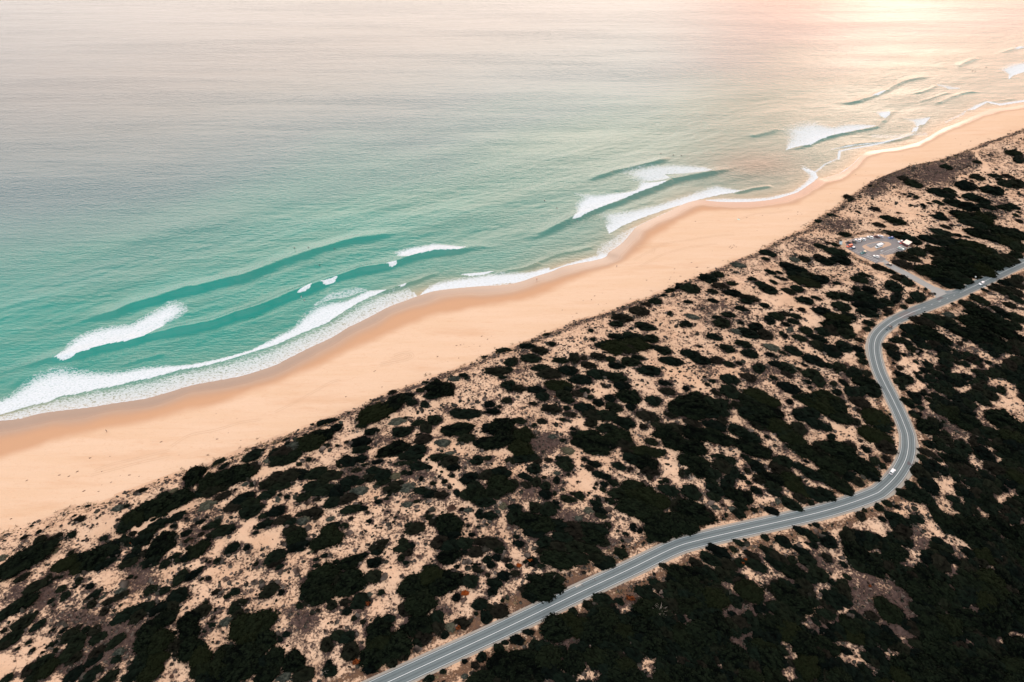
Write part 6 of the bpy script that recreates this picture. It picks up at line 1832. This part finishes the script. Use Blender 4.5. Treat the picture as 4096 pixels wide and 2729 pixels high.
    # bleached dead shrubs: bare forking branches
    rng = np.random.default_rng(3)
    for px, py, r, lab in ((2640, 2452, 4.0, "bleached dead shrub with bare branches inland of the road"), (1298, 2692, 1.8, "pale dead shrub with bare twigs on the sand by the road"),
                           (2765, 1918, 2.4, "grey leafless shrub among dark shrubs seaward of the road"), (2000, 2015, 1.6, "small white leafless shrub on the heath seaward of the road")):
        p = land(px, py)[0]
        bm = bmesh.new()
        for k in range(26):
            a = rng.uniform(0, 6.28); e = rng.uniform(.25, 1.1); q = Vector((0, 0, 0)); d = Vector((math.cos(a) * math.cos(e), math.sin(a) * math.cos(e), math.sin(e)))
            w = .09
            for s in range(4):
                L = r * .3 * rng.uniform(.7, 1.2)
                n = q + d * L
                bm_tube(bm, q, n, w, w * .7, 5)
                d = (d + Vector(rng.normal(0, .28, 3))).normalized(); q = n; w *= .7
        o = bm_obj("dead_shrub", bm, M_BLEACH); o.location = p
        tag(o, lab, "dead shrub", "bleached dead shrubs")
M_SEA = mat_sea(); M_BEACH = mat_beach(); M_DUNE = mat_dune()
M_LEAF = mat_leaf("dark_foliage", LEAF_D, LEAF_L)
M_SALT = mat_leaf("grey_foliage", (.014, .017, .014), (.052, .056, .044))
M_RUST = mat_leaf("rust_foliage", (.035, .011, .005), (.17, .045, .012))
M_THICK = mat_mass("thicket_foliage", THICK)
M_TUFT = mat_mass("tuft_foliage", [(.010, .011, .008), (.028, .024, .020), (.062, .048, .040), (.045, .026, .019)])
M_GRASS = mat_mass("grass_blades", [(.075, .048, .026), (.15, .10, .055), (.10, .085, .045)])
M_WRACK = simple("dried_weed", (.085, .04, .02), .9)
scatter_shrubs(); build_sea(); build_ground(); scatter_small()
M_ROAD = mat_asphalt("road_asphalt", (.058, .076, .081), (.096, .116, .120))
M_PARK = mat_asphalt("park_asphalt", (.115, .108, .108), (.165, .152, .150), False)
M_CONC = mat_asphalt("pale_chipseal", (.20, .195, .185), (.26, .25, .235), False)
M_GRAVEL = mat_asphalt("gravel", (.18, .165, .142), (.26, .23, .195), False)
M_PATCH = mat_asphalt("dark_patch", (.05, .042, .046), (.075, .062, .066), False)
M_PATCH2 = mat_asphalt("patch", (.085, .083, .085), (.11, .104, .104), False)
M_PATCH3 = mat_asphalt("worn_patch", (.10, .115, .12), (.15, .16, .16), False)
M_ISLE = mat_asphalt("trodden_sand", (.30, .20, .14), (.38, .26, .18), False)
M_PAINT = simple("road_paint", (.50, .52, .52), .6, .12, 2.0)
M_TRACK = simple("tracked_sand", (.455, .305, .205), .95, .1, 1.0, spec=.05)
def paint(n, c): return simple(n, c, .28, .04, 1.0, 0, .5, .6)
P_WHITE = paint("white_paint", (.55, .56, .57)); P_SILVER = paint("silver_paint", (.50, .54, .56)); P_GREY = paint("grey_paint", (.42, .45, .50)); P_BLACK = paint("black_paint", (.015, .016, .022))
P_DARK = paint("charcoal_paint", (.035, .045, .048)); P_MAROON = paint("maroon_paint", (.05, .012, .022)); P_BLUE = paint("blue_paint", (.012, .085, .26)); P_RED = paint("red_paint", (.34, .025, .02))
P_PALE = paint("mint_paint", (.50, .62, .60)); P_PINK = paint("pink_paint", (.70, .45, .40)); P_TEAL = paint("teal_paint", (.012, .12, .13)); P_SAND = paint("sand_paint", (.45, .36, .26)); P_NAVY = paint("navy_paint", (.02, .045, .085))
P_ORANGE = paint("orange_paint", (.62, .095, .03)); P_BLACKTEAL = paint("black_teal_paint", (.012, .03, .035)); P_DARKBOARD = paint("dark_board", (.05, .055, .05))
M_GLASS = simple("car_glass", (.012, .03, .034), .06, .1, 1, 0, .6); M_TYRE = simple("rubber", (.012, .012, .012), .9); M_RIM = simple("metal", (.42, .43, .45), .35, .1, 3, .8)
M_LAMP = simple("lamp_lens", (.80, .82, .84), .12, .03, 1); M_TAIL = simple("red_lens", (.55, .03, .02), .2, .05, 1)
M_WET = simple("wetsuit", (.012, .013, .016), .7); M_SKIN = simple("skin", (.40, .22, .15), .6, .08); M_HAIR = simple("hair", (.03, .02, .014), .7); M_DARKCLOTH = simple("dark_cloth", (.03, .03, .036), .9)
M_DENIM = simple("grey_cloth", (.10, .12, .14), .9); M_MINT = simple("mint_cloth", (.35, .66, .60), .9)
M_BRICK = simple("dark_brick", (.075, .022, .022), .85, .3, 5); M_ROOF = simple("roof_sheet", (.62, .50, .43), .45, .08, 1, 0, .5); M_DOORB = simple("blue_grey_door", (.05, .075, .105), .6)
M_TIMBER = simple("weathered_timber", (.20, .155, .12), .9, .25, 4); M_DECK = simple("deck_boards", (.26, .33, .36), .8, .12, 3); M_BLEACH = simple("bleached_wood", (.30, .25, .21), .9)
build_roads(); build_vehicles(); build_people(); build_furniture()
